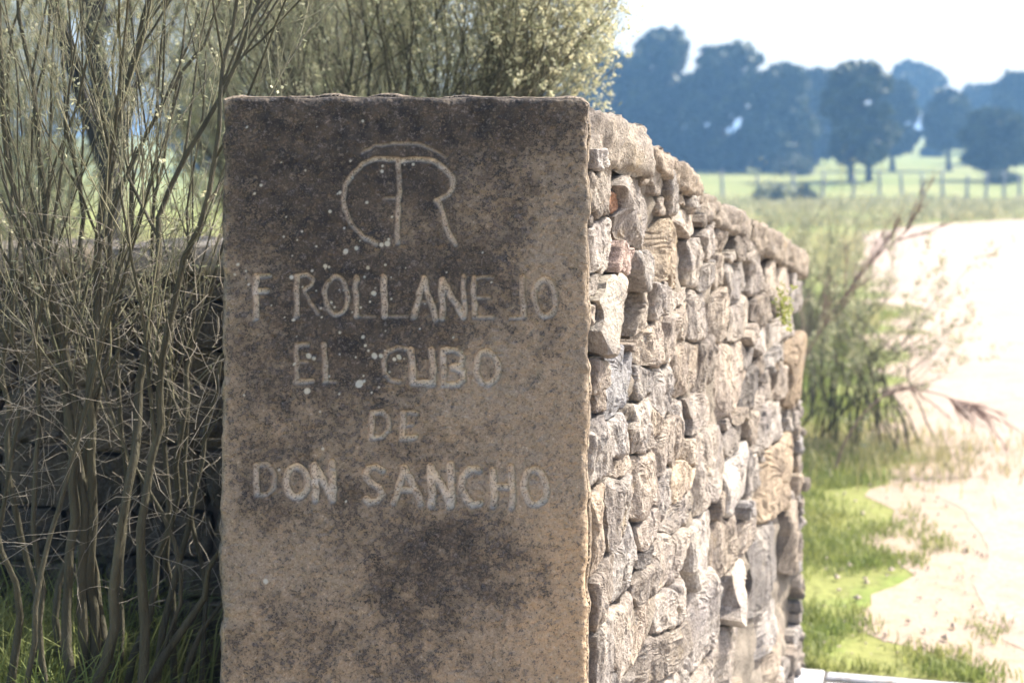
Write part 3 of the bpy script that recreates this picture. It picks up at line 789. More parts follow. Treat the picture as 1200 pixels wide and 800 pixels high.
while s < 2.1:
    w_ = lrng.uniform(0.28, 0.5)
    a, b = lrng.uniform(0.055, 0.09, 2)
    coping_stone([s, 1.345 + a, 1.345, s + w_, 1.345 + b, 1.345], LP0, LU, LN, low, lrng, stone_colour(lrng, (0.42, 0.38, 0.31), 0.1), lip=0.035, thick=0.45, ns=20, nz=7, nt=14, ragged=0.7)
    s += w_ + 0.006

# --- yellow-green plant rooted between the stones near the far end of the wing wall
def wall_pt(s, z, h): return WP0 + WU * s + np.array([0, 0, z]) + WN * h
prng = np.random.default_rng(6)
c0 = wall_pt(1.885, 1.19, 0.015)
plant = empty('wall_plant', tuple(c0))
tag(plant, 'small yellow-green leafy plant growing from a crack in the wing wall', 'plant')
tb = Tubes(4); tips = []
for k in range(8):
    d = np.array([prng.normal(0, 0.015), prng.normal(0, 0.03), prng.uniform(-0.05, 0.10)]) + WN * prng.uniform(0.01, 0.03)
    pts = c0 + np.linspace(0, 1, 5)[:, None] * d + np.array([0, 0, -0.012]) * (np.linspace(0, 1, 5) ** 2)[:, None]
    tb.add(pts, np.linspace(0.0016, 0.0008, 5)); tips.append(pts[1:])
part('stalks', *tb.data(), M['twig'], plant)
tp = np.concatenate(tips); tp = np.repeat(tp, 4, 0) + prng.normal(0, 0.008, (len(tp) * 4, 3))
tag(part('leaves', *quads(tp, 0.005, prng, 1.4), M['moss'], plant), kind='stuff')

# ------------------------------------------------------------------ broom bushes
def curve_pts(p0, d0, length, n, bend, rng, wob=0.05):
    """thin shoot: start, direction, gradual bend towards 'bend', slight wobble"""
    pts = [np.array(p0, float)]; d = np.array(d0, float); d /= np.linalg.norm(d)
    for i in range(n - 1):
        d = d + bend / (n - 1) + rng.normal(0, wob, 3)
        d /= np.linalg.norm(d)
        pts.append(pts[-1] + d * length / (n - 1))
    return np.array(pts), d

UP = np.array([0, 0, 1.0])
def grow(pts, rr, rng, depth, tb_branch, tb_twig, tips, zmin, spread=0.55, dens=1.0, scale=1.0, xmax=99):
    """side shoots along a stem"""
    seg = np.linalg.norm(np.diff(pts, axis=0), axis=1); L_ = seg.sum()
    nb = max(1, int(round((L_ * (6.5 if depth == 2 else 13 if depth == 1 else 20)) * dens)))
    cum = np.concatenate([[0], np.cumsum(seg)])
    for t in np.sort(rng.uniform(0.12, 1.0, nb)):
        s_ = t * L_
        p = np.array([np.interp(s_, cum, pts[:, i]) for i in range(3)])
        if p[2] < zmin: continue
        k = min(np.searchsorted(cum, s_), len(pts) - 1); k = max(k, 1)
        d = pts[k] - pts[k - 1]; d = d / np.linalg.norm(d)
        r0 = np.interp(s_, cum, rr)
        side = rng.normal(size=3); side -= side.dot(d) * d; side /= np.linalg.norm(side)
        dd = d + side * spread * rng.uniform(0.6, 1.4)
        if depth == 2:
            ln = scale * rng.uniform(0.30, 0.65); r1 = min(r0 * 0.6, 0.0045); n = 8
        elif depth == 1:
            ln = scale * rng.uniform(0.16, 0.36); r1 = min(r0 * 0.6, 0.0021); n = 6
        else:
            ln = scale * rng.uniform(0.06, 0.17); r1 = min(r0 * 0.7, 0.00125); n = 4
        q, dl = curve_pts(p, dd, ln, n, UP * 0.45 + rng.normal(0, 0.1, 3), rng)
        if q[-1][0] > xmax: continue
        rq = np.linspace(r1, r1 * 0.45, n)
        (tb_branch if depth == 2 else tb_twig).add(q, rq)
        if depth > 0: grow(q, rq, rng, depth - 1, tb_branch, tb_twig, tips, zmin, spread, dens, scale, xmax)
        if depth <= 1: tips.append(q[n // 2:])

def bush(name, base, stems, rng, zmin, label, cat='bush', group=None, dens=1.0, flower=0.0, leaf=0.0, scale=1.0, fl_fn=None, bark=None, twigm=None, levels=2, spread=0.55, sides=7, leafsize=0.006, flsize=0.0055, elong=5.0, xmax=99):
    root = empty(name, base)
    tag(root, label, cat, group)
    tt, tips = Tubes(3), []
    for pts, r0, r1 in stems:
        pts = np.asarray(pts, float)
        # densify with wobble
        cum = np.concatenate([[0], np.cumsum(np.linalg.norm(np.diff(pts, axis=0), axis=1))])
        t = np.linspace(0, cum[-1], max(10, int(cum[-1] / 0.06)))
        q = np.stack([np.interp(t, cum, pts[:, i]) for i in range(3)], 1)
        for _ in range(3): q[1:-1] = 0.25 * q[:-2] + 0.5 * q[1:-1] + 0.25 * q[2:]
        ph = rng.uniform(0, 99)
        q = q + np.stack([0.019 * fbm(t * 5, ph, 1, 3, 140), 0.019 * fbm(t * 5, ph, 5, 3, 141), np.zeros_like(t)], 1) * smooth(0, 0.2, t)[:, None]
        rr = r0 + (r1 - r0) * (t / t[-1]) ** 0.8
        rr = rr * (1 + 0.10 * vnoise(t * 25, ph, 0, 142))
        st = Tubes(sides); st.add(q, rr)
        grow(q, rr, rng, levels, st, tt, tips, zmin, spread, dens, scale, xmax)
        part('stem', *st.data(), bark or M['bark'], root)
    if tt.n:
        tag(part('twigs', *tt.data(), twigm or M['twig'], root), kind='stuff')
    if tips:
        tp = np.concatenate(tips)
        if leaf > 0:
            n = int(len(tp) * leaf)
            c = tp[rng.integers(0, len(tp), n)] + rng.normal(0, 0.010, (n, 3))
            tag(part('leaves', *quads(c, leafsize * rng.uniform(0.6, 1.3, n), rng, elong), M['shoot'], root), kind='stuff')
        if flower > 0:
            ok = tp if fl_fn is None else tp[fl_fn(tp, rng)]
            n = int(len(tp) * flower)
            if len(ok) and n:
                c = ok[rng.integers(0, len(ok), n // 3 + 1)]
                c = np.repeat(c, 3, 0) + rng.normal(0, 0.006, (3 * len(c), 3))
                c2 = np.repeat(c, 3, 0)
                tag(part('flowers', *quads(c2, flsize * rng.uniform(0.7, 1.4, len(c2)), rng, 1.1), M['flower'], root), kind='stuff')
    return root, tips

def at(x, y, d):
    return np.array([(x - 600) / 1800 * d, d, EYE - (y - 195) / 1800 * d])

# --- bare bush left of the pillar, in front of the low wall.  Stem lines in wall-side elevation (horizontal, vertical, metres)
brng = np.random.default_rng(12)
LINES = [   # (depth, thickness radius, polyline read off at that depth)
    (2.95, 0.0125, [(72, 800), (84, 600), (80, 430), (62, 310), (35, 240), (10, 160), (0, 60), (-8, -30)]),
    (3.00, 0.0135, [(112, 810), (106, 640), (108, 500), (112, 380), (126, 250), (146, 165), (162, 90), (178, 20), (190, -50)]),
    (2.86, 0.0120, [(165, 810), (170, 640), (178, 480), (206, 330), (240, 250), (255, 170), (258, 120), (276, 30), (290, -40)]),
    (3.05, 0.0120, [(178, 820), (205, 680), (228, 570), (244, 500), (262, 420)]),
    (2.98, 0.0125, [(92, 820), (91, 640), (84, 520), (66, 400), (50, 300), (44, 200), (30, 90), (28, -20)]),
    (3.10, 0.0095, [(76, 820), (80, 650), (82, 500), (72, 400), (92, 280), (88, 170), (76, 60), (60, -30)]),
    (2.85, 0.0130, [(-22, 560), (4, 640), (10, 720), (16, 820)][::-1]),
    (3.02, 0.0110, [(118, 820), (108, 700), (104, 600), (104, 470), (122, 330), (140, 240), (190, 130), (236, 60), (262, -20)]),
    (2.92, 0.0130, [(124, 820), (138, 680), (152, 560), (166, 430), (176, 340), (196, 240), (232, 150), (280, 60), (300, 0)]),
    (3.08, 0.0105, [(148, 800), (188, 610), (214, 500), (238, 400), (252, 330), (275, 250)]),
    (2.90, 0.0145, [(150, 830), (205, 750), (255, 655), (300, 600)]),
    (2.95, 0.0120, [(195, 820), (238, 748), (275, 690)]),
    (3.06, 0.0085, [(40, 820), (34, 660), (12, 520), (6, 400), (14, 280), (6, 160), (14, 40), (40, -40)]),
    (2.93, 0.0075, [(60, 820), (48, 640), (42, 500), (40, 360), (60, 230), (92, 130), (112, 40), (120, -30)]),
    (3.15, 0.0085, [(210, 820), (196, 600), (190, 450), (180, 300), (200, 180), (220, 80), (226, -10)]),
    (3.12, 0.0080, [(140, 820), (150, 640), (146, 460), (150, 300), (150, 180), (130, 70), (140, -40)]),
    (2.88, 0.0070, [(20, 820), (60, 640), (95, 520), (112, 400), (150, 280), (176, 180), (210, 90)]),
    (3.04, 0.0070, [(-30, 760), (0, 560), (24, 420), (20, 300), (46, 190), (50, 90), (70, 0)]),
    (3.10, 0.0065, [(240, 820), (232, 640), (222, 480), (226, 340), (216, 250), (236, 170), (240, 60)]),
    (2.90, 0.0060, [(230, 700), (160, 560), (110, 440), (75, 350), (50, 270), (30, 200)]),
]
stems = []
for d, r0, ln in LINES:
    p = [at(x, y, d + brng.normal(0, 0.02)) for x, y in ln]
    foot = p[0].copy(); foot[2] = 0.36; foot[0] = 0.55 * foot[0] + 0.45 * (-0.78) + brng.normal(0, 0.04); foot[1] += brng.normal(0.03, 0.03)
    stems.append((np.array([foot] + p), r0 * 1.0, r0 * 0.28))
bushA, tipsA = bush('bare_broom_bush', (-0.78, 2.97, 0.36), stems, brng, 1.02, 'tall bare-stemmed broom bush left of the pillar in front of the low wall', dens=0.8, leaf=1.4, flower=0.07, sides=8, leafsize=0.0013, flsize=0.003, spread=0.5)
# dry tangle of fine dead shoots among the stems
tb = Tubes(3); dr = np.random.default_rng(40)
for k in range(720):
    x, y = dr.uniform(-20, 262), 250 + 470 * dr.beta(1.1, 1.6); d = dr.uniform(2.8, 3.5)
    p = at(x, y, d)
    dd = np.array([dr.normal(0, 0.8), dr.normal(0, 0.5), dr.uniform(-0.5, 1.0)])
    q, _ = curve_pts(p, dd, dr.uniform(0.05, 0.24), 7, dr.normal(0, 0.7, 3), dr, 0.16)
    r = dr.uniform(0.0005, 0.0012)
    tb.add(q, np.linspace(r, r * 0.5, 7))
tag(part('dry_shoots', *tb.data(), M['dry'], bushA), kind='stuff')

# --- flowering bush rising behind the pillar, fanning to the right
frng = np.random.default_rng(23)
fb = np.array([-0.35, 4.15, 0.35]); stems = []
for k in range(86):
    t = (k + frng.uniform(0.2, 0.8)) / 38 if k < 38 else frng.uniform(0.80, 1.03) if k < 52 else frng.uniform(0.86, 1.02)
    xt = 200 + 450 * t; yt = frng.uniform(-110, 10) if t < 0.55 else frng.uniform(-80, 95) if k < 38 else frng.uniform(5, 110)
    d = frng.uniform(3.85, 4.6)
    tip = at(xt, yt, d)
    xm = 330 + 240 * t + frng.normal(0, 14); mid = at(xm, frng.uniform(130, 200), 4.15 + (d - 4.15) * 0.5)
    foot = fb + np.array([frng.normal(0, 0.08), frng.normal(0, 0.06), 0])
    q = 0.5 * (mid + tip) + np.array([0.03 * frng.normal() + (0.07 if t > 0.5 else -0.01), 0, -0.03])
    stems.append((np.array([foot, 0.5 * (foot + mid) + frng.normal(0, 0.02, 3), mid, q, tip]), frng.uniform(0.008, 0.013), 0.0022))
bushB, tipsB = bush('flowering_broom_bush', tuple(fb), stems, frng, 1.5, 'broad broom bush with cream flowers spreading above the pillar top', dens=0.85, leaf=2.0, flower=0.7,
     fl_fn=lambda P_, r_: r_.random(len(P_)) < 0.12 + 0.9 * smooth(-0.5, 0.3, P_[:, 0]), leafsize=0.0017, spread=0.62, xmax=0.35, flsize=0.0037)

# --- paler brooms farther back, seen through the stems
BACK = [((-2.95, 7.4), 2.9, 0.8, 'grey-green broom bush beyond the low wall, left of the dark trunk'),
        ((-3.3, 10.4), 3.1, 1.2, 'tall pale broom bush behind the dark trunk, toward the left edge'),
        ((-1.75, 10.8), 3.1, 1.25, 'tall pale broom bush behind the dark trunk, toward the pillar'),
        ((-0.75, 6.6), 2.6, 1.0, 'soft pale broom bush beyond the low wall, right of the dark trunk'),
        ((-0.75, 8.4), 2.7, 1.0, 'pale broom bush just behind the flowering bush')]
for i, ((bx, by), H, wdt, lab) in enumerate(BACK):
    r_ = np.random.default_rng(60 + i); stems = []
    z0 = float(terrain(bx, by))
    for k in range(20):
        a = r_.uniform(0, 2 * math.pi); rad_ = wdt * math.sqrt(r_.uniform(0.02, 1))
        tip = np.array([bx + rad_ * math.cos(a), by + rad_ * 0.7 * math.sin(a), z0 + H * r_.uniform(0.6, 1.0)])
        foot = np.array([bx + r_.normal(0, 0.1), by + r_.normal(0, 0.1), z0 - 0.03])
        mid = 0.5 * (foot + tip) + np.array([-0.12 * math.cos(a), -0.1 * math.sin(a), 0.15])
        stems.append((np.array([foot, mid, tip]), r_.uniform(0.010, 0.016), 0.003))
    bush('pale_broom_bush', (bx, by, z0), stems, r_, z0 + 0.35, lab, group='broom bushes beyond the low wall', dens=0.55, leaf=4.0, flower=0.16, scale=1.4, sides=5, leafsize=0.0035, flsize=0.007)

# --- shrubs beside the track past the wall end
srng = np.random.default_rng(90)
def roadside(name, bx, by, H, wdt, nst, label, seed, **kw):
    r_ = np.random.default_rng(seed); stems = []
    for k in range(nst):
        a = r_.uniform(0, 2 * math.pi); rad_ = wdt * math.sqrt(r_.uniform(0.02, 1))
        tip = np.array([bx + rad_ * math.cos(a), by + rad_ * math.sin(a), H * r_.uniform(0.14, 1.0)])
        foot = np.array([bx + r_.normal(0, 0.26), by + r_.normal(0, 0.2), -0.03])
        mid = 0.5 * (foot + tip) + np.array([-0.1 * math.cos(a), -0.1 * math.sin(a), 0.12 * H])
        stems.append((np.array([foot, mid, tip]), r_.uniform(0.006, 0.010), 0.0025))
    return bush(name, (bx, by, 0), stems, r_, 0.06, label, **kw)
roadside('roadside_shrub', 1.97, 8.7, 1.0, 0.42, 30, 'leafy roadside shrub dotted with cream flowers past the wall end', 91, dens=0.40, leaf=6.0, flower=0.9, scale=0.9, leafsize=0.0032, flsize=0.006, sides=5)
roadside('grey_shrub', 2.0, 10.2, 1.36, 0.36, 26, 'thin greyish twiggy shrub rising right behind the wall end', 92, dens=0.6, leaf=1.5, flower=0.0, scale=0.9, leafsize=0.0025, sides=5, twigm=M['dry'])

def bare_branch(name, label, line, d, r0, seed, sub, lens, foot=None, up=0.2, zed=0):
    r_ = np.random.default_rng(seed)
    p = [at(x, y, d + zed * i) for i, (x, y) in enumerate(line)]
    if foot is not None: p = [np.array(foot, float)] + p
    p = np.array(p)
    cum = np.concatenate([[0], np.cumsum(np.linalg.norm(np.diff(p, axis=0), axis=1))])
    t = np.linspace(0, cum[-1], 24); q = np.stack([np.interp(t, cum, p[:, i]) for i in range(3)], 1)
    for _ in range(2): q[1:-1] = 0.25 * q[:-2] + 0.5 * q[1:-1] + 0.25 * q[2:]
    root = empty(name, tuple(q[0])); tag(root, label, 'branch')
    st = Tubes(6); st.add(q, np.linspace(r0, r0 * 0.35, 24)); part('stem', *st.data(), M['redtwig'], root)
    tw = Tubes(4)
    for i in range(sub):
        k = int(r_.uniform(6, 23)); d0 = q[k] - q[k - 1]; d0 /= np.linalg.norm(d0)
        side = r_.normal(size=3); side[1] *= 0.5; side -= side.dot(d0) * d0; side /= np.linalg.norm(side)
        b, _ = curve_pts(q[k], d0 + side * r_.uniform(0.25, 0.75), lens * r_.uniform(0.4, 1.0), 7, d0 * 0.6 + UP * up, r_)
        tw.add(b, np.linspace(r0 * 0.6, r0 * 0.3, 7))
        for j in range(6):
            m = int(r_.uniform(1, 6)); side2 = r_.normal(size=3); side2 /= np.linalg.norm(side2)
            e = b[m] - b[m - 1]; e /= np.linalg.norm(e)
            c, _ = curve_pts(b[m], e + side2 * 0.5, lens * r_.uniform(0.12, 0.4), 5, e * 0.4 + UP * up, r_)
            tw.add(c, np.linspace(r0 * 0.36, r0 * 0.2, 5))
    tag(part('twigs', *tw.data(), M['redtwig'], root), kind='stuff')
bare_branch('bare_branch', 'bare reddish branch reaching up and right over the pale track', [(930, 440), (960, 390), (990, 345), (1020, 305), (1048, 285), (1072, 262)], 8.2, 0.0072, 5, 20, 0.38, foot=(1.45, 8.3, 0.0))
bare_branch('drooping_branch', 'pale drooping bare branch leaning out over the track edge', [(985, 525), (1010, 485), (1038, 460), (1070, 455), (1105, 462), (1140, 478), (1168, 500)], 8.0, 0.0075, 8, 13, 0.30, foot=(1.68, 8.0, 0.0), up=-0.5)

# ------------------------------------------------------------------ trees
def oak(name, label, x, d, base_z, height, half_w, crown_lo, rng, nleaf=3200, leaf=0.20, lean=0.0, twin=False, group='holm oaks in the meadow', trunk_r=None):
    root = empty(name, (x, d, base_z)); tag(root, label, 'tree', group)
    tr = trunk_r or 0.045 * height
    tb = Tubes(9)
    tops = []
    for s_ in ((-1, 1) if twin else (0,)):
        n = 9; t = np.linspace(0, 1, n)
        hx = crown_lo + 0.45 * (height - crown_lo)
        p = np.stack([x + s_ * 0.5 + lean * t * t + 0.12 * tr * 8 * vnoise(t * 3, s_ + 5, x, 150) * t, d + 0.5 * vnoise(t * 3, s_ + 9, x, 151) * t, base_z - 0.2 + (hx + 0.2) * t], 1)
        tb.add(p, tr * (1 + 0.7 * np.exp(-t * 12)) * (1 - 0.6 * t)); tops.append(p)
    blobs = []
    nb = 56
    ch = height - crown_lo
    for k in range(nb):
        # clumps through a dome that is widest low down
        uu = rng.uniform(0.02, 0.93)
        wz = math.sqrt(max(0.03, 1 - ((uu - 0.35) / 0.66) ** 2)) if uu > 0.35 else 0.72 + 0.28 * uu / 0.35
        a_ = rng.uniform(0, 2 * math.pi); q_ = math.sqrt(rng.uniform(0.05, 1)) * 0.84 * rng.uniform(0.85, 1.1)
        zc = crown_lo + ch * uu
        c = np.array([x + lean + q_ * math.cos(a_) * half_w * wz, d + q_ * math.sin(a_) * half_w * wz, base_z + zc])
        blobs.append((c, rng.uniform(0.14, 0.40) * half_w))
    for c, r in blobs[::3]:   # limbs out to leaf clumps
        p0 = tops[rng.integers(len(tops))][rng.integers(3, 8)]
        m = 0.5 * (p0 + c) + np.array([0, 0, -0.2])
        tb.add(np.array([p0, m, c]), np.array([tr * 0.42, tr * 0.25, tr * 0.08]))
    part('trunk', *tb.data(), M['oakbark'], root)
    per = nleaf // nb; C = []
    for c, r in blobs:
        g = rng.normal(size=(per, 3)); g /= np.linalg.norm(g, axis=1)[:, None]
        g *= (r * rng.uniform(0.25, 1.15, (per, 1)) ** 0.6); g[:, 2] *= 0.75
        C.append(c + g)
    C = np.concatenate(C)
    tag(part('crown', *quads(C, leaf * rng.uniform(0.5, 1.3, len(C)), rng, 1.5, 0.3), M['oak'], root), kind='stuff')
    return root

trng = np.random.default_rng(3)
#   centre, half width, top, crown foot (all in the elevation read at depth d), depth, twin, label
OAKS = [
    (772, 56, 32, 205, 116, 0, 'large dark oak at the left end of the row, beside the flowering bush'),
    (846, 54, 47, 205, 112, 0, 'wide dense oak second from the left in the dark row'),
    (912, 44, 74, 200, 108, 0, 'oak with a low ragged crown at the right of the dense dark row'),
    (955, 36, 82, 180, 122, 0, 'oak behind the gap between the dense row and the twin-trunked oak'),
    (1008, 46, 72, 190, 88, 1, 'twin-trunked round oak standing just behind the fence'),
    (1046, 30, 94, 174, 112, 0, 'oak tucked behind the right side of the twin-trunked oak'),
    (1069, 36, 78, 130, 165, 0, 'far rounded oak whose crown shows above the others'),
    (1112, 27, 106, 170, 112, 0, 'small round oak between the far oak and the one at the fence'),
    (1166, 38, 128, 194, 90, 0, 'low spreading oak just behind the fence near the right edge'),
    (1204, 42, 90, 158, 125, 0, 'oak cut off by the right edge of the view'),
    (1150, 34, 104, 160, 150, 0, 'distant oak between the right-edge oak and the small round one'),
    (704, 52, 48, 205, 118, 0, 'oak mostly hidden behind the flowering bush'),
    (600, 60, 62, 200, 120, 0, 'broad oak behind the middle of the flowering bush'),
    (430, 66, 76, 196, 104, 0, 'broad oak seen through the twigs above the pillar'),
    (250, 60, 84, 196, 112, 0, 'oak seen through the twigs above the left pillar edge'),
]
for cx, hw, ty, lo, d, twin, lab in OAKS:
    z0 = float(terrain((cx - 600) / 1800 * d, d))
    X = (cx - 600) / 1800 * d
    H = EYE + (195 - ty) / 1800 * d - z0
    cl = max(0.2, EYE + (195 - lo) / 1800 * d - z0)
    oak('holm_oak', lab, X, d, z0, H, hw / 1800 * d, cl, trng, twin=bool(twin), nleaf=6200, leaf=0.0027 * d, trunk_r=0.2 if cl > 1 else 0.3)
# nearer dark-trunked oak beyond the low wall
dz = float(terrain(-2.3, 8.6))
oak('dark_trunked_oak', 'dark leaning oak trunk seen through the bare stems beyond the low wall', -2.3, 8.6, dz, 4.2, 1.0, 2.35, trng, nleaf=2600, leaf=0.03, trunk_r=0.085, lean=0.10, group=None)

# low shrubs in the meadow
def mound(name, label, cx, cy_base, hw, hpx, d, mat, rng, n=900, leaf=0.09):
    X = (cx - 600) / 1800 * d; z0 = float(terrain(X, d)); W = hw / 1800 * d; H = hpx / 1800 * d
    root = empty(name, (X, d, z0)); tag(root, label, 'shrub', 'low shrubs in the meadow')
    tb = Tubes(4)
    for k in range(14):
        a = rng.uniform(0, 6.28); tb.add(np.array([[X, d, z0 - 0.05], [X + 0.3 * W * math.cos(a), d + 0.3 * W * math.sin(a), z0 + 0.5 * H], [X + 0.75 * W * math.cos(a), d + 0.75 * W * math.sin(a), z0 + 0.8 * H]]), np.array([0.03, 0.02, 0.008]))
    part('stems', *tb.data(), M['oakbark'], root)
    C = []
    for k in range(16):
        a = rng.uniform(0, 6.28); r = math.sqrt(rng.uniform(0, 1)) * 0.8
        c = np.array([X + W * r * math.cos(a), d + W * r * math.sin(a), z0 + H * rng.uniform(0.25, 0.8) * (1 - 0.4 * r)])
        C.append(c + rng.normal(0, 1, (n // 16, 3)) * np.array([W * 0.17, W * 0.17, H * 0.14]))
    C = np.concatenate(C); C[:, 2] = np.maximum(C[:, 2], z0 + 0.02)
    tag(part('foliage', *quads(C, leaf * rng.uniform(0.5, 1.3, len(C)), rng, 1.4), mat, root), kind='stuff')
mound('meadow_shrub', 'pale grey-green shrub in front of the fence left of the twin oak', 905, 235, 22, 27, 69, M['shoot'], trng)
mound('meadow_shrub', 'dark low shrub in front of the fence beside the pale shrub', 938, 235, 18, 20, 70, M['oak'], trng)
mound('meadow_shrub', 'dark bush under the dense oak row beyond the fence', 930, 200, 26, 26, 100, M['oak'], trng)
mound('meadow_shrub', 'small dark bush on the far green slope left of the small oak', 1092, 176, 12, 16, 140, M['oak'], trng, leaf=0.2)
mound('meadow_shrub', 'dark bush at the foot of the low spreading oak', 1170, 222, 26, 18, 86, M['oak'], trng)

# ------------------------------------------------------------------ fence
fence = empty('post_fence', (26.0 * 0.72, 72.0, 0)); tag(fence, 'pale granite post-and-wire fence across the meadow beyond the track', 'fence')
xs_f = [804, 846, 888, 930, 965, 1000, 1030, 1056, 1081, 1105, 1134, 1156, 1176, 1194, 1222]
tb = Tubes(4); prev = []
for i, x in enumerate(xs_f):
    d = 72 + 0.6 * math.sin(i * 1.7)
    X = (x - 600) / 1800 * d; z0 = float(terrain(X, d)); h = 1.28 + 0.12 * math.sin(i * 2.3)
    t = np.linspace(0, 1, 5); g = Tubes(7)
    g.add(np.stack([X + 0.03 * np.sin(t * 3 + i), np.full(5, d), z0 - 0.2 + (h + 0.2) * t], 1), np.array([0.085, 0.082, 0.078, 0.072, 0.055]))
    Vp, Fp = g.data(); capf = np.array([[28 + k for k in range(7)]])
    part('post', Vp, [Fp, capf], M['post'], fence)
    prev.append((X, d, z0))
for hz in (0.35, 0.75, 1.15):
    tb.add(np.array([[X, d - 0.11, z + hz] for X, d, z in prev]), np.full(len(prev), 0.004))
part('wire', *tb.data(), M['wire'], fence)

# ------------------------------------------------------------------ cattle grid at the foot of the wall
GA = np.array([0.92, 4.79]); gdir = np.array([0.97, -0.26]); gdir /= np.linalg.norm(gdir); gback = np.array([-gdir[1], gdir[0]]) * -1
grid = empty('cattle_grid', (3.0, 4.0, 0.0)); tag(grid, 'white painted steel cattle grid set in the track at the wall foot', 'cattle grid')
def obar(name, a, b, w_, z0, z1):
    a, b = np.asarray(a, float), np.asarray(b, float); t = (b - a) / np.linalg.norm(b - a); nn = np.array([-t[1], t[0]]) * w_ / 2
    c = [a - nn, b - nn, b + nn, a + nn]
    e = 0.006
    Vv = [(*p, z0) for p in c] + [(*p, z1 - e) for p in c] + [(*(p + ((a + b) / 2 - p) * 0 + (np.sign(k - 1.5) * -1) * 0 * p), z1 - e) for k, p in enumerate(c)]
    ctr = (a + b) / 2
    ins = [a - nn * (1 - 2 * e / w_) + t * e, b - nn * (1 - 2 * e / w_) - t * e, b + nn * (1 - 2 * e / w_) - t * e, a + nn * (1 - 2 * e / w_) + t * e]
    Vv = [(*p, z0) for p in c] + [(*p, z1 - e) for p in c] + [(*p, z1) for p in ins]
    Fq = []
    for r in (0, 4):
        for k in range(4): Fq.append((r + k, r + (k + 1) % 4, r + 4 + (k + 1) % 4, r + 4 + k))
    Fq += [(8, 9, 10, 11), (3, 2, 1, 0)]
    return part(name, np.array(Vv), np.array(Fq), M['white'], grid, shade=False)
for k in range(22):
    a = GA + gback * (0.0 + 0.10 * k); obar('rail', a + gdir * 0.06, a + gdir * 4.6, 0.045, -0.04, 0.024)
obar('side_beam', GA - gback * 0.05, GA + gback * 2.25, 0.10, -0.10, 0.020)
obar('side_beam', GA + gdir * 4.66 - gback * 0.05, GA + gdir * 4.66 + gback * 2.25, 0.10, -0.10, 0.020)
pa = [GA - gback * 0.06, GA + gdir * 4.7 - gback * 0.06, GA + gdir * 4.7 + gback * 2.26, GA + gback * 2.26]
part('pit', np.array([(*p, 0.030) for p in pa]) * np.array([1, 1, 0]) + np.array([0, 0, 0.0125]), np.array([[0, 3, 2, 1]]), M['pit'], grid, shade=False)

# ------------------------------------------------------------------ grass, stones on the ground
grng = np.random.default_rng(55)
def wall_right_x(y): return np.interp(y, [2.5, 4.95, 5.1], [0.16, 0.98, 0.2])
def scatter(n, x0, x1, y0, y1, power=1.0):
    return grng.uniform(x0, x1, n), y0 + (y1 - y0) * grng.uniform(0, 1, n) ** power
# fresh grass between wall and track
X, Y = scatter(480000, 0.0, 4.6, 4.6, 19, 1.75)
rl = road_left_x(Y)
patch = fbm(X * 1.6, Y * 1.1, 0, 4, 200)
patch2 = fbm(X * 5, Y * 4, 2, 3, 201)
dens = smooth(-0.12, -0.85, (X - rl) + 0.5 * patch + 0.3 * patch2) * (0.6 + 0.4 * smooth(-0.55, 0.0, patch + 0.5 * patch2 + 0.25))
off_grid = ((X - GA[0]) * gback[0] + (Y - GA[1]) * gback[1]) < -0.075 + 0.05 * patch2
keep = (grng.random(len(X)) < dens) & (X > rl - 3.2) & off_grid
X, Y = X[keep], Y[keep]
P = np.stack([X, Y, terrain(X, Y) + 0.003], 1)
Vg, Fg = blades(P, 0.04 + 0.05 * smooth(0.2, 1.6, road_left_x(Y) - X), 0.0017 + 0.00022 * Y, 0.7, grng)
tag(link('verge_grass', make_mesh('verge_grass', Vg, Fg), M['grass']), 'short fresh green grass between the rubble wall and the sandy track', 'grass', kind='stuff')
# taller pale grass farther along the verge and meadow
X, Y = scatter(60000, -4, 32, 13, 71, 1.2)
keep = (X < np.interp(Y, RL[:, 1], RL[:, 0]) - 0.2) & (X > 0.16 * Y - 1) | ((Y > 50) & (X > 5))
inroad = (X > road_left_x(Y) - 0.1) & (Y < 50.5) & (X > 5)
far_edge = np.interp(X, ROAD_L[7:, 0], ROAD_L[7:, 1])
keep = ((Y > far_edge + 0.3) & (X > 6)) | ((X < road_left_x(Y) - 0.3) & (Y < 45))
keep &= grng.random(len(X)) < 0.35 + 0.65 * smooth(-0.3, 0.4, fbm(X / 3, Y / 3, 0, 3, 210))
bx_ = 1.95 + 0.45 * grng.normal(size=2600); by_ = 8.6 + 0.4 * grng.normal(size=2600)
X, Y = np.concatenate([X[keep], bx_]), np.concatenate([Y[keep], by_])
P = np.stack([X, Y, terrain(X, Y)], 1)
Vg, Fg = blades(P, 0.28 + 0.18 * fbm(X / 2.5, Y / 2.5, 1, 2, 211), np.where(Y < 12, 0.004, 0.010 + 0.0005 * Y), 0.6, grng)
tag(link('meadow_grass', make_mesh('meadow_grass', Vg, Fg), M['drygrass']), 'pale dry grass along the far verge and in front of the fence', 'grass', kind='stuff')
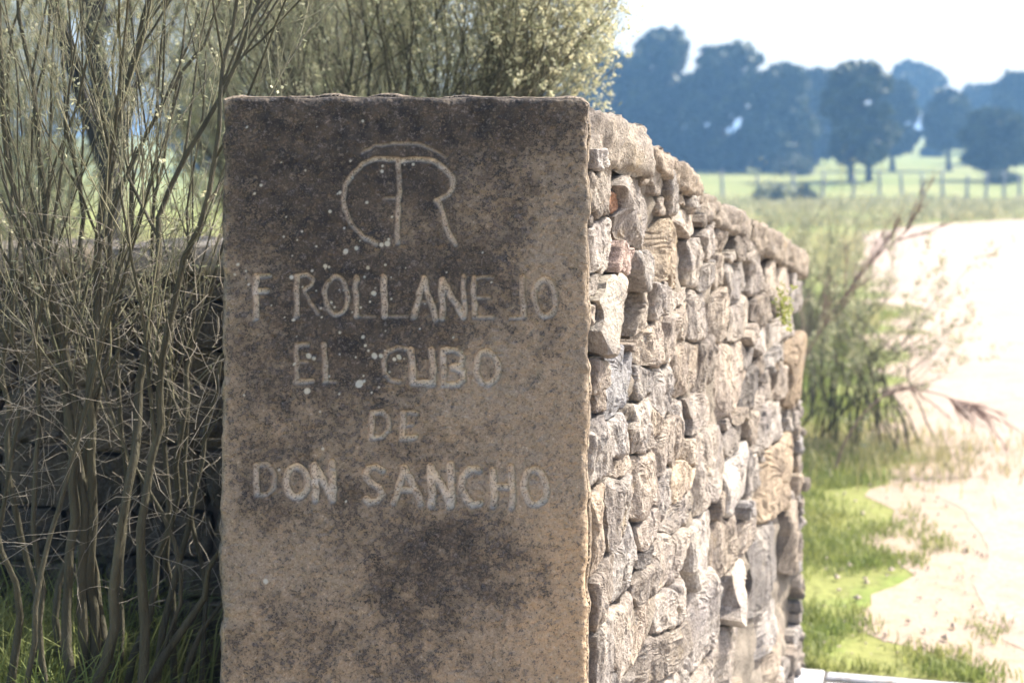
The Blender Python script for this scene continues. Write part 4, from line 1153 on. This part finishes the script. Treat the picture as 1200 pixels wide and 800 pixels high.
# grass beneath the bare bush and beyond the low wall
X, Y = scatter(5200, -1.6, -0.45, 2.75, 3.55)
P = np.stack([X, Y, terrain(X, Y)], 1)
keep = grng.random(len(P)) < smooth(-0.62, -0.9, X)
Vg, Fg = blades(P[keep], np.full(keep.sum(), 0.36), 0.0024, 0.8, grng)
tag(link('tall_grass', make_mesh('tall_grass', Vg, Fg), M['grass']), 'tall green grass around the feet of the bare stems', 'grass', kind='stuff')
X, Y = scatter(26000, -9, 1.0, 4.4, 24, 1.4)
P = np.stack([X, Y, terrain(X, Y)], 1)
keep = (X < -0.10 * Y + 0.6)
Vg, Fg = blades(P[keep], np.full(keep.sum(), 0.42), 0.0045, 0.7, grng)
tag(link('field_grass', make_mesh('field_grass', Vg, Fg), M['drygrass']), 'pale tall grass in the field beyond the low wall', 'grass', kind='stuff')
# pebbles and clods along the track edge
X, Y = scatter(1500, -0.9, 0.3, 5.0, 16, 1.5)
X = X + road_left_x(Y) - 0.3
sz_ = 0.003 + 0.012 * grng.random(len(X)) ** 6
Vp, Fp = [], []
oct_v = np.array([[1, 0, 0], [0, 1, 0], [-1, 0, 0], [0, -1, 0], [0, 0, 0.7], [0, 0, -0.7]], float)
oct_f = np.array([[0, 1, 4], [1, 2, 4], [2, 3, 4], [3, 0, 4], [1, 0, 5], [2, 1, 5], [3, 2, 5], [0, 3, 5]])
for k in range(len(X)):
    v = oct_v * sz_[k] * grng.uniform(0.6, 1.4, (6, 3)) + np.array([X[k], Y[k], 0.012 + 0.2 * sz_[k]])
    Vp.append(v); Fp.append(oct_f + 6 * k)
tag(link('pebbles', make_mesh('pebbles', np.concatenate(Vp), np.concatenate(Fp), False), M['pebble']), 'small scattered pebbles and clods along the track edge', 'pebbles', kind='stuff')

# ------------------------------------------------------------------ haze
hz, nt, N, L, P_ = new_mat('sunlit_haze')
N.remove(P_)
pv = N.new('ShaderNodeVolumePrincipled')
pv.inputs['Color'].default_value = (0.28, 0.58, 1.0, 1)
pv.inputs['Density'].default_value = 0.0017
pv.inputs['Anisotropy'].default_value = 0.25
L.new(pv.outputs[0], N['Material Output'].inputs['Volume'])
Vh, Fh = box_data((-455, -45, -1.3), (455, 645, 16.5))
tag(link('haze', make_mesh('haze', Vh, Fh, False), hz), 'thin bluish sunlit haze over the whole meadow', 'haze', kind='stuff')
